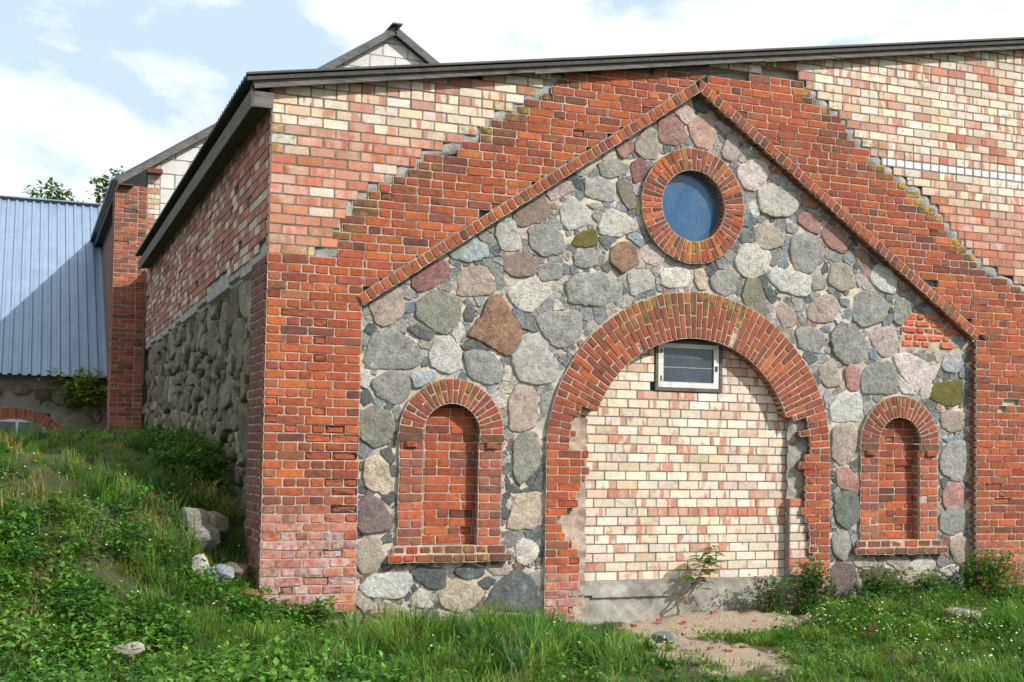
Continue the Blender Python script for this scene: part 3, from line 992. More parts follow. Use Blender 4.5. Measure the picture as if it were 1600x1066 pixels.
for k in range(9):
    z = 0.55 + k * NC
    if k % 2: cells = [(6.16, 6.29), (6.29, 6.46)]
    else: cells = [(6.16, 6.40)]
    for a, b in cells:
        stub.brick(rect(a, b if z < 1.25 else min(b, 6.34), z, z + NC), 0.105 + random.uniform(-0.004, 0.004), pick(NEW_CREAM if k not in (0, 1, 8) else NEW_ORANGE, 0.74),
                   (random.choice((0, 0.8)), 0, random.random()), joint=0.011, rough=0.001, recess=0.006, name='yellow_brick')
stub.mortar.box(6.165, 6.45, 0.125, 0.215, 0.50, 1.40)
stub.finish(BARN, 'toothed_brickwork', M_NEWJ, M_NEW)
mb = MB()
rough_sheet(mb, 3.30, 6.35, -0.1, 0.53, 0.17, 0.03, 0.012)
mb.add([(3.30, 0.17, 0.528), (6.35, 0.17, 0.528), (6.35, 0.25, 0.533), (3.30, 0.25, 0.533)], [(0, 1, 2, 3)])
rough_sheet(mb, 3.40, 4.75, 0.36, 0.498, 0.135, 0.025, 0.012, keep=lambda a, b: b > 0.40 - 0.06 * math.sin((a - 3.4) * 2.2) + 0.015 * noise2(np.array(a * 9), np.array(b)))
mb.box(3.3, 6.4, 0.33, 0.36, 0.3, 3.4)  # unseen backing added behind the panel, keeps bright sky from showing through
mb.build('concrete_plinth_with_backing', M_CONC, BARN, smooth=True)

# small window under the crown of the arch
wx0, wx1, wz0, wz1 = 4.435, 5.295, 2.655, 3.235
mb = MB()
for a, b, c, d in ((wx0, wx0 + 0.035, wz0, wz1), (wx1 - 0.035, wx1, wz0, wz1), (wx0 + 0.035, wx1 - 0.035, wz1 - 0.03, wz1), (wx0 + 0.035, wx1 - 0.035, wz0, wz0 + 0.042)):
    mb.box(a, b, 0.205, 0.28, c, d, jit=0.003)
WIN = mb.build('window', M_FRAME, BARN)
sx0, sx1, sz0, sz1 = wx0 + 0.040, wx1 - 0.040, wz0 + 0.045, wz1 - 0.034
mb = MB()
t = 0.062
mb.box(sx0, sx0 + t, 0.212, 0.250, sz0, sz1, jit=0.002).box(sx1 - t, sx1, 0.212, 0.250, sz0, sz1, jit=0.002)
mb.box(sx0 + t, sx1 - t, 0.213, 0.251, sz0, sz0 + t, jit=0.002).box(sx0 + t, sx1 - t, 0.213, 0.251, sz1 - t * 0.8, sz1, jit=0.002)
mb.build('sash', M_PAINT, WIN)
mb = MB().box(sx0 + t - 0.01, sx1 - t + 0.01, 0.236, 0.240, sz0 + t - 0.01, sz1 - t * 0.8 + 0.01)
mb.build('pane', M_DARKPANE, WIN)
for zc in (sz0 + 0.1, sz1 - 0.09):
    MB().box(sx0 + 0.028, sx0 + 0.04, 0.205, 0.217, zc - 0.03, zc + 0.03, col=lin(60, 50, 45)).build('hinge', M_ATTR, WIN)
MB().box(sx1 - 0.045, sx1 - 0.02, 0.200, 0.217, sz0 + 0.2, sz0 + 0.26, col=lin(60, 55, 50)).build('latch', M_ATTR, WIN)
# a horizontal glazing bar and the pale streak of an old blind behind the glass
MB().box(sx0 + t, sx1 - t, 0.230, 0.2355, sz0 + 0.225, sz0 + 0.233, col=lin(150, 160, 170)).box(sx0 + t, sx1 - t, 0.230, 0.2355, sz0 + 0.34, sz0 + 0.346, col=lin(110, 120, 130)).build('glazing_bar', M_ATTR, WIN)

# ------------------------------------------------------------------ the two blind niches
def niche(cx, label):
    w = Wall(FRONT)
    fw, bw = 0.05, 0.185
    cz, r0, r1 = 2.118, 0.312, 0.576
    inn = 0.305
    # jambs
    v = 0.955 + 0.0
    r = 0
    nrow = 12
    ch = (2.03 - v) / nrow
    for k in range(nrow):
        for sg in (-1, 1):
            outer = 0.567 + random.uniform(-0.006, 0.006)
            cuts = [inn, outer] if (k + (sg > 0)) % 2 else [inn, 0.43, outer]
            for a, b in zip(cuts[:-1], cuts[1:]):
                if k == nrow - 1 and 0.36 < (a + b) / 2 < 0.5 and len(cuts) == 2: pass
                u0, u1 = sorted((cx + sg * a, cx + sg * b))
                w.brick(rect(u0, u1, v, v + ch), fw + random.uniform(-0.004, 0.004), old_col(u0, v, 0.1), (0, 0.1, random.random()), depth=0.15,
                        erode=random.uniform(0.006, 0.03) if random.random() < 0.1 else 0)
        v += ch
    # impost and its bracket brick
    for sg in (-1, 1):
        u0, u1 = sorted((cx + sg * inn, cx + sg * 0.585))
        w.brick(rect(u0, u1, 2.03, 2.118), fw - 0.02, pick([(lin(118, 72, 62), 1), (lin(132, 80, 66), 1)]), (0.2, 0, random.random()), depth=0.17)
        u0, u1 = sorted((cx + sg * 0.37, cx + sg * 0.515))
        w.brick(rect(u0, u1, 1.955, 2.035), fw - 0.035, pick([(lin(120, 78, 66), 1), (lin(172, 84, 64), 1)]), (0.2, 0, random.random()), depth=0.05, mortar=False, bev=0.010)
    # arch
    n = 22
    for k in range(n):
        a0, a1 = math.pi * k / n, math.pi * (k + 1) / n
        am = (a0 + a1) / 2
        cuts = [r0, r1] if k % 2 else [r0, r0 + 0.135 + random.uniform(-0.01, 0.01), r1]
        for q0, q1 in zip(cuts[:-1], cuts[1:]):
            moss = random.uniform(0.0, 0.5) if q1 > r1 - 0.01 and math.sin(am) > 0.75 else 0
            w.brick(sector(cx, cz, q0, q1, a0, a1), fw - 0.02 + random.uniform(-0.004, 0.004),
                    pick([(lin(170, 86, 62), 3), (lin(156, 84, 66), 2), (lin(184, 92, 64), 2), (lin(142, 82, 66), 1.4)]), (moss, 0, random.random()), depth=0.17, joint=0.0135, name='voussoir')
    annulus(w.mortar, cx, cz, r0 + 0.014, r1 - 0.012, 0, math.pi, fw - 0.004, 0.26, 28)
    for sg in (-1, 1):
        u0, u1 = sorted((cx + sg * (inn + 0.013), cx + sg * 0.555))
        w.mortar.box(u0, u1, fw + 0.022, 0.26, 0.80, 2.11)
    # back of the niche
    v = 0.965
    r = 0
    while v < 2.42:
        gen = old_row(r, seed=int(cx * 10))
        u = cx - inn - 0.08 - (0.07 if r % 2 else 0)
        while u < cx + inn + 0.02:
            u1 = u + next(gen)
            a, b = max(u, cx - inn - 0.02), min(u1, cx + inn + 0.02)
            if b - a > 0.05:
                c = old_col(u, v, 0.08)
                if random.random() < 0.25: c = pick([(lin(200, 98, 58), 1)])
                w.brick(rect(a, b, v, v + COURSE), bw + random.uniform(-0.005, 0.005), c, (0, 0, random.random()), erode=random.uniform(0.006, 0.025) if random.random() < 0.2 else 0)
            u = u1
        v += COURSE; r += 1
    w.mortar.box(cx - inn - 0.03, cx + inn + 0.03, bw + 0.062, bw + 0.12, 0.9, 2.5)
    # sloping sill of two courses
    for q, (z0, z1, hw, wf, mo) in enumerate(((0.868, 0.955, 0.615, 0.03, 0.5), (0.782, 0.868, 0.672, -0.025, 0.55))):
        u = cx - hw
        while u < cx + hw - 0.02:
            u1 = min(u + random.choice((0.135, 0.14, 0.2)), cx + hw)
            if cx + hw - u1 < 0.08: u1 = cx + hw
            er = random.uniform(0.0, 0.015)
            c = pick([(lin(146, 84, 66), 2), (lin(128, 84, 68), 2), (lin(190, 84, 50), 1.3)])
            edge = abs((u + u1) / 2 - cx) > hw - 0.25
            w.brick(rect(u, u1, z0 + random.uniform(0, 0.012) * q, z1), wf + er, c, (0 if edge else mo * random.random(), 0, random.random()), depth=0.18, bev=0.009)
            u = u1
    w.mortar.box(cx - 0.60, cx + 0.60, 0.045, 0.26, 0.80, 0.955)
    part = w.finish(BARN, 'niche', M_LIME, M_OLD, 300)
    part['label'] = label
    return part


niche(1.974, 'blind niche beside the corner pier')
niche(7.687, 'blind niche on the far side of the arch')

# ------------------------------------------------------------------ fieldstone filling of the gable
SCOL = {'dg': (96, 102, 102), 'pg': (186, 168, 160), 're': (176, 128, 118), 'op': (206, 164, 144), 'bg': (162, 152, 140), 'lt': (198, 193, 181), 'gr': (150, 150, 144),
        'rd': (156, 102, 98), 'lg': (184, 182, 176), 'pw': (206, 193, 187), 'bw': (168, 178, 181), 'ol': (142, 137, 114), 'bn': (142, 124, 110), 'wh': (200, 200, 194),
        'mo': (98, 98, 66), 'br': (140, 106, 78), 'pb': (176, 157, 144), 'tn': (192, 174, 148), 'og': (142, 142, 127), 'bl': (122, 137, 147), 'pu': (128, 110, 110),
        'tg': (168, 158, 141), 'gg': (104, 114, 104), 'dk': (98, 90, 80), 'pl': (168, 168, 176)}
STONES = '''
dg 4.81 6.02 4.92 6.08 5.02 6.08 5.01 5.86 4.92 5.86 4.84 5.89
pg 4.57 5.83 4.71 5.91 4.8 5.91 4.83 5.8 4.73 5.69 4.65 5.76
re 4.39 5.7 4.57 5.75 4.69 5.66 4.72 5.53 4.61 5.44 4.41 5.45 4.37 5.57
op 4.78 5.7 4.96 5.82 5.08 5.77 5.11 5.59 5.03 5.44 4.86 5.46 4.79 5.59
bg 4.1 5.43 4.21 5.59 4.33 5.57 4.38 5.39 4.35 5.26 4.17 5.25 4.09 5.34
re 3.83 5.35 3.93 5.44 4.05 5.43 4.06 5.32 3.93 5.22
lt 3.69 5.24 3.81 5.32 3.85 5.24 3.79 5.19 3.7 5.18
gr 3.64 5.13 3.83 5.2 4.01 5.15 3.99 5.06 3.8 4.99 3.67 5.01
rd 4.04 5.17 4.15 5.24 4.25 5.16 4.21 5.02 4.09 4.96 4.04 5.05
lg 3.5 4.92 3.66 4.98 3.83 4.93 3.83 4.73 3.63 4.73 3.48 4.77
pg 5.19 5.43 5.28 5.61 5.41 5.55 5.44 5.44 5.35 5.33 5.22 5.36
lt 5.09 5.76 5.19 5.77 5.33 5.69 5.26 5.63 5.15 5.69
pw 5.42 5.26 5.6 5.37 5.78 5.35 5.82 5.22 5.65 5.02 5.5 5.04 5.43 5.14
lg 5.52 5.49 5.62 5.54 5.72 5.47 5.71 5.4 5.56 5.42
re 5.83 5.31 5.91 5.38 6.02 5.29 6 5.24 5.86 5.26
bw 5.93 5.17 6.02 5.22 6.22 5.1 6.11 5.05 5.98 5.06
lt 3.36 5.05 3.52 5.14 3.54 5.03 3.39 4.96
dg 5.09 5.89 5.21 5.81 5.34 5.73 5.28 5.74 5.15 5.8
bg 5.39 5.66 5.51 5.66 5.58 5.59 5.47 5.56
ol 3.87 4.95 4.01 4.98 4.1 4.78 4.09 4.69 4 4.66 3.88 4.82
pg 3.01 4.77 3.28 4.9 3.35 4.82 3.09 4.66
bn 2.64 4.51 2.83 4.63 3 4.69 3.07 4.55 2.96 4.42 2.68 4.36
wh 3.18 4.59 3.3 4.73 3.51 4.62 3.53 4.48 3.3 4.36 3.21 4.44
lg 2.43 4.27 2.48 4.43 2.63 4.42 2.72 4.23 2.69 4.1 2.52 4.09
gr 2.82 4.34 3.02 4.4 3.19 4.33 3.25 4.13 2.99 4.06 2.85 4.15
lt 3.65 4.46 3.8 4.65 4.04 4.56 4.11 4.44 3.89 4.34 3.67 4.36
mo 3.33 4.2 3.42 4.35 3.61 4.4 3.64 4.28 3.58 4.2
gr 3.35 4.1 3.54 4.18 3.71 4.11 3.7 4.03 3.48 3.96 3.39 3.98
br 3.8 4.2 3.95 4.28 4.1 4.26 4.13 4.08 3.95 3.94 3.81 4.03
pg 4.16 4.21 4.28 4.28 4.45 4.23 4.47 4.13 4.35 4.04 4.21 4.09
bw 1.91 4.03 2.12 4.2 2.32 4.13 2.35 4.01 2.16 3.94 1.97 3.96
bn 2.54 4.01 2.73 4.09 2.88 4.03 2.9 3.86 2.64 3.81 2.55 3.89
gr 2.92 3.93 3.1 4.01 3.21 3.97 3.2 3.83 2.97 3.79
rd 1.53 3.75 1.71 3.9 1.9 3.91 1.91 3.77 1.8 3.67 1.61 3.58 1.53 3.65
pb 2.03 3.75 2.09 3.86 2.33 3.9 2.43 3.71 2.4 3.61 2.03 3.57
gr 3.27 3.76 3.41 3.89 3.72 3.91 3.93 3.8 3.91 3.66 3.68 3.56 3.33 3.57
lg 4.01 3.92 4.15 3.99 4.32 3.95 4.34 3.81 4.07 3.69
gr 2.21 4.24 2.36 4.28 2.4 4.15 2.32 4.14
gr 3.49 4.67 3.63 4.7 3.69 4.66 3.57 4.62
lt 4.43 3.97 4.51 4.03 4.72 4.06 4.83 3.95 4.78 3.84 4.45 3.82
tn 4.85 4.03 4.95 4.06 5.01 3.97 5.02 3.83 4.9 3.82 4.86 3.93
gr 5.07 3.94 5.16 4.04 5.33 4.07 5.42 4.01 5.38 3.82 5.26 3.77 5.1 3.83
lt 2.58 3.66 2.9 3.84 3.1 3.67 2.93 3.51 2.85 3.45 2.68 3.49
pb 1.07 3.44 1.19 3.54 1.41 3.57 1.43 3.35 1.24 3.21 1.14 3.24
og 1.58 3.47 1.79 3.6 2.07 3.53 2.03 3.32 1.92 3.17 1.8 3.18 1.59 3.32
br 2.16 3.18 2.32 3.38 2.37 3.55 2.5 3.58 2.62 3.41 2.74 3.23 2.71 3.09 2.59 2.97 2.4 3.06 2.22 3.14
gr 1.04 2.86 1.14 3.13 1.33 3.17 1.57 3.04 1.63 2.87 1.53 2.79 1.07 2.77
lg 1.73 2.93 1.78 3.1 1.94 3.14 2.07 2.98 2.04 2.81 1.93 2.75 1.77 2.8
gr 2.1 2.95 2.2 2.99 2.4 2.98 2.53 2.85 2.51 2.68 2.37 2.65 2.17 2.72
lg 2.65 2.93 2.79 3.15 2.92 3.2 3.15 2.93 3.16 2.74 3.01 2.68 2.74 2.7
gr 2.93 3.37 3.04 3.44 3.41 3.48 3.44 3.25 3.34 3.12 3.17 3.08 3.02 3.2
gr 1.12 2.63 1.28 2.74 1.48 2.73 1.52 2.6 1.48 2.47 1.39 2.41 1.19 2.48
bw 1.52 2.73 1.79 2.78 1.81 2.69 1.58 2.57
wh 0.99 2.75 1.08 2.75 1.11 2.65 1.06 2.56 0.99 2.59
pb 2.62 2.47 2.7 2.63 2.91 2.61 2.94 2.25 2.79 2.17 2.64 2.18 2.63 2.34
dg 2.09 3.38 2.15 3.49 2.21 3.45 2.2 3.31 2.11 3.31
dg 2.08 3.06 2.2 3.12 2.38 3.04 2.36 3 2.1 3
dg 1.48 3.2 1.6 3.24 1.79 3.18 1.72 3.08 1.59 3.11
gr 1.4 3.53 1.46 3.61 1.56 3.58 1.52 3.5
bl 1.43 3.44 1.56 3.48 1.57 3.37 1.46 3.35
bl 1.43 3.83 1.4 3.61 1.34 3.66 1.38 3.73
og 1 2.3 1.15 2.37 1.31 2.31 1.36 2.16 1.29 2.02 1.14 1.96 1.01 2.07
tn 1.05 1.66 1.07 1.84 1.19 1.87 1.29 1.78 1.36 1.56 1.28 1.49 1.07 1.56
pu 0.98 1.36 1.07 1.46 1.23 1.43 1.35 1.23 1.31 1.13 1.05 1.09 0.98 1.2
tg 1 0.95 1.1 1.04 1.24 1.01 1.28 0.82 1.19 0.71 1.06 0.68 0.99 0.8
wh 1.04 0.54 1.19 0.67 1.54 0.67 1.57 0.56 1.46 0.43 1.14 0.44
dg 1.16 0.66 1.35 0.75 1.37 0.72 1.27 0.64
dg 1.24 1.02 1.31 1.09 1.39 1.06 1.37 1 1.28 0.98
dg 1.24 1.46 1.38 1.51 1.41 1.38 1.35 1.33
dg 0.99 2.51 1.08 2.55 1.13 2.45 1.06 2.38 0.99 2.42
og 1.33 2.34 1.41 2.4 1.43 2.31 1.38 2.23
dg 1.3 1.77 1.39 1.78 1.4 1.67 1.34 1.67
dg 1.22 1.92 1.32 1.97 1.38 1.85 1.33 1.79
dg 1.57 0.69 1.68 0.75 1.94 0.7 1.93 0.53 1.79 0.5 1.62 0.62
dg 2.03 0.7 2.22 0.75 2.38 0.71 2.36 0.63 2.16 0.59
tn 1.88 0.47 2.05 0.59 2.27 0.57 2.36 0.44 2.25 0.32 2.12 0.26 1.92 0.33
dg 2.41 0.34 2.5 0.52 2.74 0.68 2.93 0.57 3 0.3 2.91 0.25 2.46 0.29
pb 2.41 0.71 2.67 0.74 2.65 0.64 2.49 0.63
lt 1.58 0.42 1.7 0.52 1.82 0.33 1.73 0.31 1.6 0.34
dg 2.29 0.55 2.41 0.62 2.52 0.59 2.41 0.48
pb 1.4 0.73 1.57 0.75 1.53 0.69 1.44 0.69
dg 1.57 0.6 1.66 0.52 1.62 0.49 1.56 0.54
tg 1.84 0.23 2.28 0.24 2.33 0.11 2.06 0.08 1.89 0.1
tg 2.37 0.21 2.96 0.21 3.03 0.11 2.73 0.05 2.39 0.11
tg 0.99 0.52 1.2 0.43 1.58 0.3 1.54 0.22 1.12 0.27 1 0.38
og 2.68 2.02 2.78 2.13 2.94 2.13 2.98 1.97 2.97 1.78 2.78 1.61 2.7 1.67
tn 2.66 1.27 2.73 1.47 2.96 1.5 3.01 1.35 2.94 1.14 2.63 1.13
lt 2.72 0.93 2.82 1.02 2.97 0.95 2.97 0.82 2.83 0.73 2.74 0.79
dg 2.6 1.7 2.67 1.59 2.82 1.51 2.61 1.51
dg 2.99 1.73 3.03 1.7 3.03 1.52 2.87 1.54
gr 2.89 0.63 3 0.68 3.02 0.52 2.95 0.52
gr 2.99 2.54 3.12 2.6 3.08 2.38 3.01 2.3
lt 5.69 5.03 5.84 5.11 6.19 5 6.21 4.86 6.09 4.77 5.92 4.74 5.74 4.78
wh 5.55 4.82 5.61 4.89 5.7 4.81 5.7 4.72 5.6 4.74
re 6.24 4.78 6.39 4.83 6.55 4.76 6.52 4.57 6.37 4.62 6.24 4.69
re 6.56 4.57 6.64 4.69 6.85 4.66 6.95 4.51 6.88 4.38 6.7 4.42
tg 5.65 4.54 5.75 4.65 5.92 4.6 6.05 4.51 5.99 4.4 5.8 4.34 5.66 4.41
lt 5.4 4.2 5.48 4.36 5.7 4.39 5.85 4.28 5.82 4.11 5.65 4 5.51 4.01 5.41 4.1
gr 6.13 4.34 6.17 4.51 6.37 4.56 6.53 4.46 6.57 4.27 6.39 4.11 6.19 4.16
wh 5.85 4.01 5.97 4.12 6.22 4.09 6.39 4.06 6.38 3.87 6.3 3.82 6 3.87
tg 6.67 4 6.72 4.24 6.95 4.24 7.06 4 6.85 3.92
gr 6.42 4.04 6.52 4.09 6.63 4.08 6.62 3.95 6.46 3.9
lg 7.06 4.15 7.22 4.1 7.11 3.98 7.07 4.04
wh 7.26 4.08 7.35 4.25 7.53 4.23 7.65 4.13 7.61 3.94 7.43 3.96
ol 5.48 3.75 5.55 3.97 5.7 3.97 5.8 3.73 5.78 3.57 5.61 3.59
pb 5.93 3.65 6.02 3.74 6.21 3.61 6.17 3.46 6.03 3.45
pb 6.38 3.68 6.5 3.79 6.7 3.87 6.83 3.7 6.7 3.55 6.5 3.53 6.39 3.57
gr 7.01 3.71 7.09 3.89 7.27 3.95 7.51 3.79 7.45 3.61 7.17 3.5 7.04 3.59
gr 7.64 3.86 7.85 3.9 7.87 3.7 7.72 3.56 7.61 3.6
gr 6.22 3.42 6.4 3.47 6.6 3.41 6.61 3.26 6.5 3.16 6.28 3.21
pg 7.27 3.43 7.38 3.52 7.61 3.51 7.68 3.29 7.48 3.15 7.32 3.28
bn 7.03 4.43 7.19 4.44 7.27 4.3 7.11 4.2
bl 5.97 4.22 6.07 4.26 6.12 4.18 6.05 4.11 5.97 4.14
re 6.29 4.97 6.39 5.05 6.51 4.95 6.49 4.87 6.31 4.91
dg 5.78 3.87 5.87 3.9 5.97 3.78 5.9 3.71 5.81 3.79
dg 6.56 4.18 6.66 4.27 6.67 4.15 6.6 4.1
dg 7.51 3.83 7.6 3.85 7.61 3.73 7.56 3.66
gr 6.09 4.68 6.26 4.63 6.19 4.55 6.07 4.57
bl 6.55 3.47 6.7 3.5 6.68 3.42 6.6 3.41
bl 6.91 3.69 7 3.71 6.98 3.58 6.88 3.6
bl 6.83 3.83 6.97 3.83 6.96 3.73 6.85 3.75
bl 7.43 3.61 7.56 3.64 7.56 3.53 7.46 3.52
wh 6.75 3.59 6.83 3.66 6.86 3.58 6.8 3.52
dg 7.19 4.42 7.37 4.33 7.37 4.26 7.21 4.36
re 7.67 4.06 7.8 4.05 7.83 3.98 7.72 3.98
lg 7.88 3.87 8.04 3.86 7.94 3.81
gr 6.71 3.38 6.85 3.53 7.06 3.49 7.25 3.29 7.2 3.12 6.92 3.05 6.75 3.18
tg 6.53 2.98 6.75 3.11 6.82 2.9 6.82 2.79 6.62 2.77
re 6.9 2.96 6.99 3.05 7.11 3 7.11 2.75 6.94 2.75
gr 7.15 2.94 7.3 3.06 7.55 3.1 7.67 2.85 7.58 2.73 7.16 2.71
pw 7.62 3.16 7.8 3.22 8.27 3.04 8.19 2.92 7.94 2.75 7.73 2.96
pl 8.34 3.11 8.45 3.29 8.6 3.3 8.67 3.12 8.56 3.01 8.38 3.02
mo 8.18 2.78 8.3 2.87 8.64 2.92 8.63 2.64 8.45 2.59 8.19 2.67
wh 6.7 2.53 6.82 2.67 7.11 2.71 7.15 2.4 6.75 2.36
pb 6.74 2.27 6.99 2.34 7.13 2.17 7.1 1.97 6.86 1.85 6.74 1.96
re 6.79 1.79 6.96 1.82 7.15 1.65 7.12 1.51 6.83 1.59
pb 8.32 2.46 8.41 2.53 8.67 2.52 8.66 2.32 8.49 2.27 8.34 2.34
gr 8.31 1.95 8.45 2.13 8.71 2.15 8.73 1.84 8.6 1.66 8.34 1.78
re 8.36 1.51 8.45 1.65 8.69 1.63 8.69 1.37 8.49 1.29 8.38 1.37
lt 7.67 2.96 7.87 2.82 7.94 2.72 7.73 2.73
dg 8.32 1.69 8.45 1.72 8.47 1.65 8.36 1.57
gr 7.16 2.57 7.3 2.63 7.34 2.55 7.2 2.43
lt 8.01 2.77 8.19 2.92 8.16 2.69 8.05 2.65
bl 7.44 3.62 7.58 3.69 7.6 3.59 7.46 3.51
bl 7.25 3.23 7.37 3.27 7.37 3.12 7.27 3.12
gg 6.78 1.47 6.91 1.52 7.14 1.5 7.09 1.2 6.94 1.09 6.78 1.21
gr 6.73 1 6.91 1.1 7 0.91 6.91 0.72 6.77 0.79
pu 6.71 0.59 6.84 0.69 7.04 0.65 7.07 0.4 6.98 0.25 6.75 0.29
gr 7 1 7.12 1.04 7.09 0.91 7.03 0.88
gr 6.71 1.29 6.76 1.32 6.78 1.15 6.73 1.12
dk 7.17 0.59 7.49 0.62 7.68 0.5 7.62 0.36 7.43 0.33 7.2 0.33
tg 7.51 0.7 7.65 0.74 7.85 0.72 7.84 0.6 7.7 0.58
lt 7.87 0.67 8 0.73 8.2 0.72 8.22 0.6 8.06 0.55 7.89 0.6
pb 7.74 0.54 7.92 0.57 8.11 0.49 8.09 0.35 7.92 0.32 7.77 0.45
tg 7.04 0.73 7.35 0.74 7.38 0.65 7.09 0.64
tg 7.09 0.57 7.15 0.59 7.17 0.35 7.1 0.33
lt 8.31 0.59 8.48 0.64 8.62 0.6 8.48 0.5 8.36 0.53
gr 8.11 0.53 8.22 0.55 8.25 0.44 8.14 0.42
gr 7.38 0.7 7.49 0.72 7.49 0.63 7.41 0.64
gr 8.32 1.23 8.51 1.35 8.73 1.29 8.73 1.1 8.51 1 8.34 1.06
pb 8.45 0.89 8.59 0.98 8.75 0.95 8.75 0.64 8.55 0.67
bl 8.36 2.19 8.59 2.24 8.67 2.18 8.43 2.13
'''


def soften(poly, it=1, k=0.14):
    p = np.asarray(poly, float)
    for _ in range(it):
        q = np.roll(p, -1, 0)
        p = np.stack([p * (1 - k) + q * k, p * k + q * (1 - k)], 1).reshape(-1, 2)
    return p


def stone_mesh(poly, fr, bed, h, rough=0.07, boulder=False, sub=0.045, cut=0.14):
    """A split fieldstone: knobbly outline, rounded arris, uneven face."""
    p = np.asarray(poly, float)
    if area(p) < 0: p = p[::-1]
    p = soften(p, 1, cut)
    out = []
    for i in range(len(p)):
        a, b = p[i], p[(i + 1) % len(p)]
        k = max(1, int(round(np.linalg.norm(b - a) / sub)))
        out += [a + (b - a) * j / k for j in range(k)]
    p = np.array(out)
    c = p.mean(0)
    n = len(p)
    size = math.sqrt(abs(area(p)))
    p = p + RNG.normal(0, 0.09 * sub + rough * 0.05 * size, p.shape)
    prof = ((1.03, 0.03), (1.0, -0.45 * h), (0.98, -0.86 * h), (0.92, -1.0 * h), (0.62, -1.02 * h), (0.30, -1.0 * h)) if not boulder else \
           ((1.02, 0.05), (0.99, -0.22 * h), (0.90, -0.55 * h), (0.74, -0.82 * h), (0.50, -0.97 * h), (0.25, -1.02 * h))
    tilt = RNG.normal(0, 0.17 if not boulder else 0.06, 2) * h / size * 2
    rings = []
    ph = random.uniform(0, 9)
    for s, w in prof:
        q = c + (p - c) * s
        if w < 0:
            ww = w + (q - c) @ tilt + h * 0.42 * noise2(q[:, 0] * 9 / max(size, .15) * .3 + ph, q[:, 1] * 9 / max(size, .15) * .3, ph) + RNG.normal(0, 0.07 * h, n)
        else:
            ww = np.full(n, w)
        rings.append(np.c_[q, bed + ww])
    v = np.vstack(rings + [[[c[0], c[1], bed - 1.03 * h + random.uniform(-0.1, 0.1) * h]]])
    f = []
    R = len(prof)
    for k in range(R - 1):
        f += [(k * n + i, k * n + (i + 1) % n, (k + 1) * n + (i + 1) % n, (k + 1) * n + i) for i in range(n)]
    f += [((R - 1) * n + i, (R - 1) * n + (i + 1) % n, R * n) for i in range(n)]
    return fr.pts(v), ([t[::-1] for t in f] if fr.flip else f)


BED = 0.10
keep_out = []        # outlines the chinking must respect
big = []
for ln in STONES.strip().splitlines():
    t = ln.split()
    a = np.array([float(x) for x in t[1:]]).reshape(-1, 2)
    if area(a) < 0: a = a[::-1]
    a = a.mean(0) + (a - a.mean(0)) * 1.115
    big.append((t[0], a))
    keep_out.append(soften(a))


def arc_poly(cx, cz, rr, a0, a1, n=40):
    return [(cx + rr * math.cos(a0 + (a1 - a0) * k / n), cz + rr * math.sin(a0 + (a1 - a0) * k / n)) for k in range(n + 1)]


openings = [np.array(arc_poly(*AC, AR1, 0, math.pi) + [(AC[0] - AR1, -0.2), (AC[0] + AR1, -0.2)]), np.array(arc_poly(*OC, 0.66, 0, 2 * math.pi)[:-1])]
for cx in (1.974, 7.687):
    openings.append(np.array(arc_poly(cx, 2.118, 0.576, 0, math.pi, 20) + [(cx - 0.57, 2.118), (cx - 0.567, 0.955), (cx - 0.66, 0.86), (cx - 0.67, 0.785), (cx + 0.67, 0.785), (cx + 0.66, 0.86), (cx + 0.567, 0.955), (cx + 0.57, 2.118)]))
RIM = np.array([(0.962, 0.0), (8.775, 0.0), (8.775, 3.40), (APEX[0], APEX[1] - 0.15), (0.962, 3.40)])
BRICKPATCH = np.array([(7.72, 3.27), (8.42, 3.27), (8.40, 3.56), (7.95, 3.72), (7.72, 3.66)])


def segs(p):
    return np.stack([p, np.roll(p, -1, 0)], 1)


def near(pts, sg):
    """Distance and nearest point from each of pts to a set of segments."""
    a, b = sg[:, 0], sg[:, 1]
    d = b - a
    L = np.maximum((d * d).sum(1), 1e-12)
    t = np.clip(((pts[:, None, :] - a[None]) * d[None]).sum(2) / L, 0, 1)
    q = a[None] + t[..., None] * d[None]
    dist = np.linalg.norm(pts[:, None, :] - q, axis=2)
    i = dist.argmin(1)
    k = np.arange(len(pts))
    return dist[k, i], q[k, i]


def inside(pts, poly):
    x, y = pts[:, 0], pts[:, 1]
    r = np.zeros(len(pts), bool)
    j = len(poly) - 1
    for i in range(len(poly)):
        xi, yi, xj, yj = *poly[i], *poly[j]
        c = ((yi > y) != (yj > y)) & (x < (xj - xi) * (y - yi) / (yj - yi + 1e-12) + xi)
        r ^= c
        j = i
    return r


blockers = keep_out + openings + [BRICKPATCH]
cand = np.c_[RNG.uniform(0.97, 8.77, 16000), RNG.uniform(0.25, 6.05, 16000)]
ok = inside(cand, RIM)
for b in blockers:
    m = ok.copy()
    m[ok] = ~inside(cand[ok], b)
    ok = m
cand = cand[ok]
dist = near(cand, segs(RIM))[0]
for b in blockers:
    lo, hi = b.min(0) - 0.25, b.max(0) + 0.25
    sel = np.all((cand > lo) & (cand < hi), 1)
    if sel.any():
        dd = near(cand[sel], segs(b))[0]
        dist[sel] = np.minimum(dist[sel], dd)
rad = np.clip(dist * RNG.uniform(0.75, 1.1, len(dist)), 0.0, 0.085)
order = np.argsort(-rad * RNG.uniform(0.7, 1.3, len(rad)))
acc, accr = np.zeros((0, 2)), np.zeros(0)
for i in order:
    if rad[i] < (0.017 if cand[i, 1] > 2.3 else 0.012): continue
    if len(acc):
        d = np.linalg.norm(acc - cand[i], axis=1)
        if np.any(d < 0.80 * (accr + rad[i])): continue
    acc = np.vstack([acc, cand[i]])
    accr = np.append(accr, rad[i])
spalls = []
rim_s = segs(RIM)
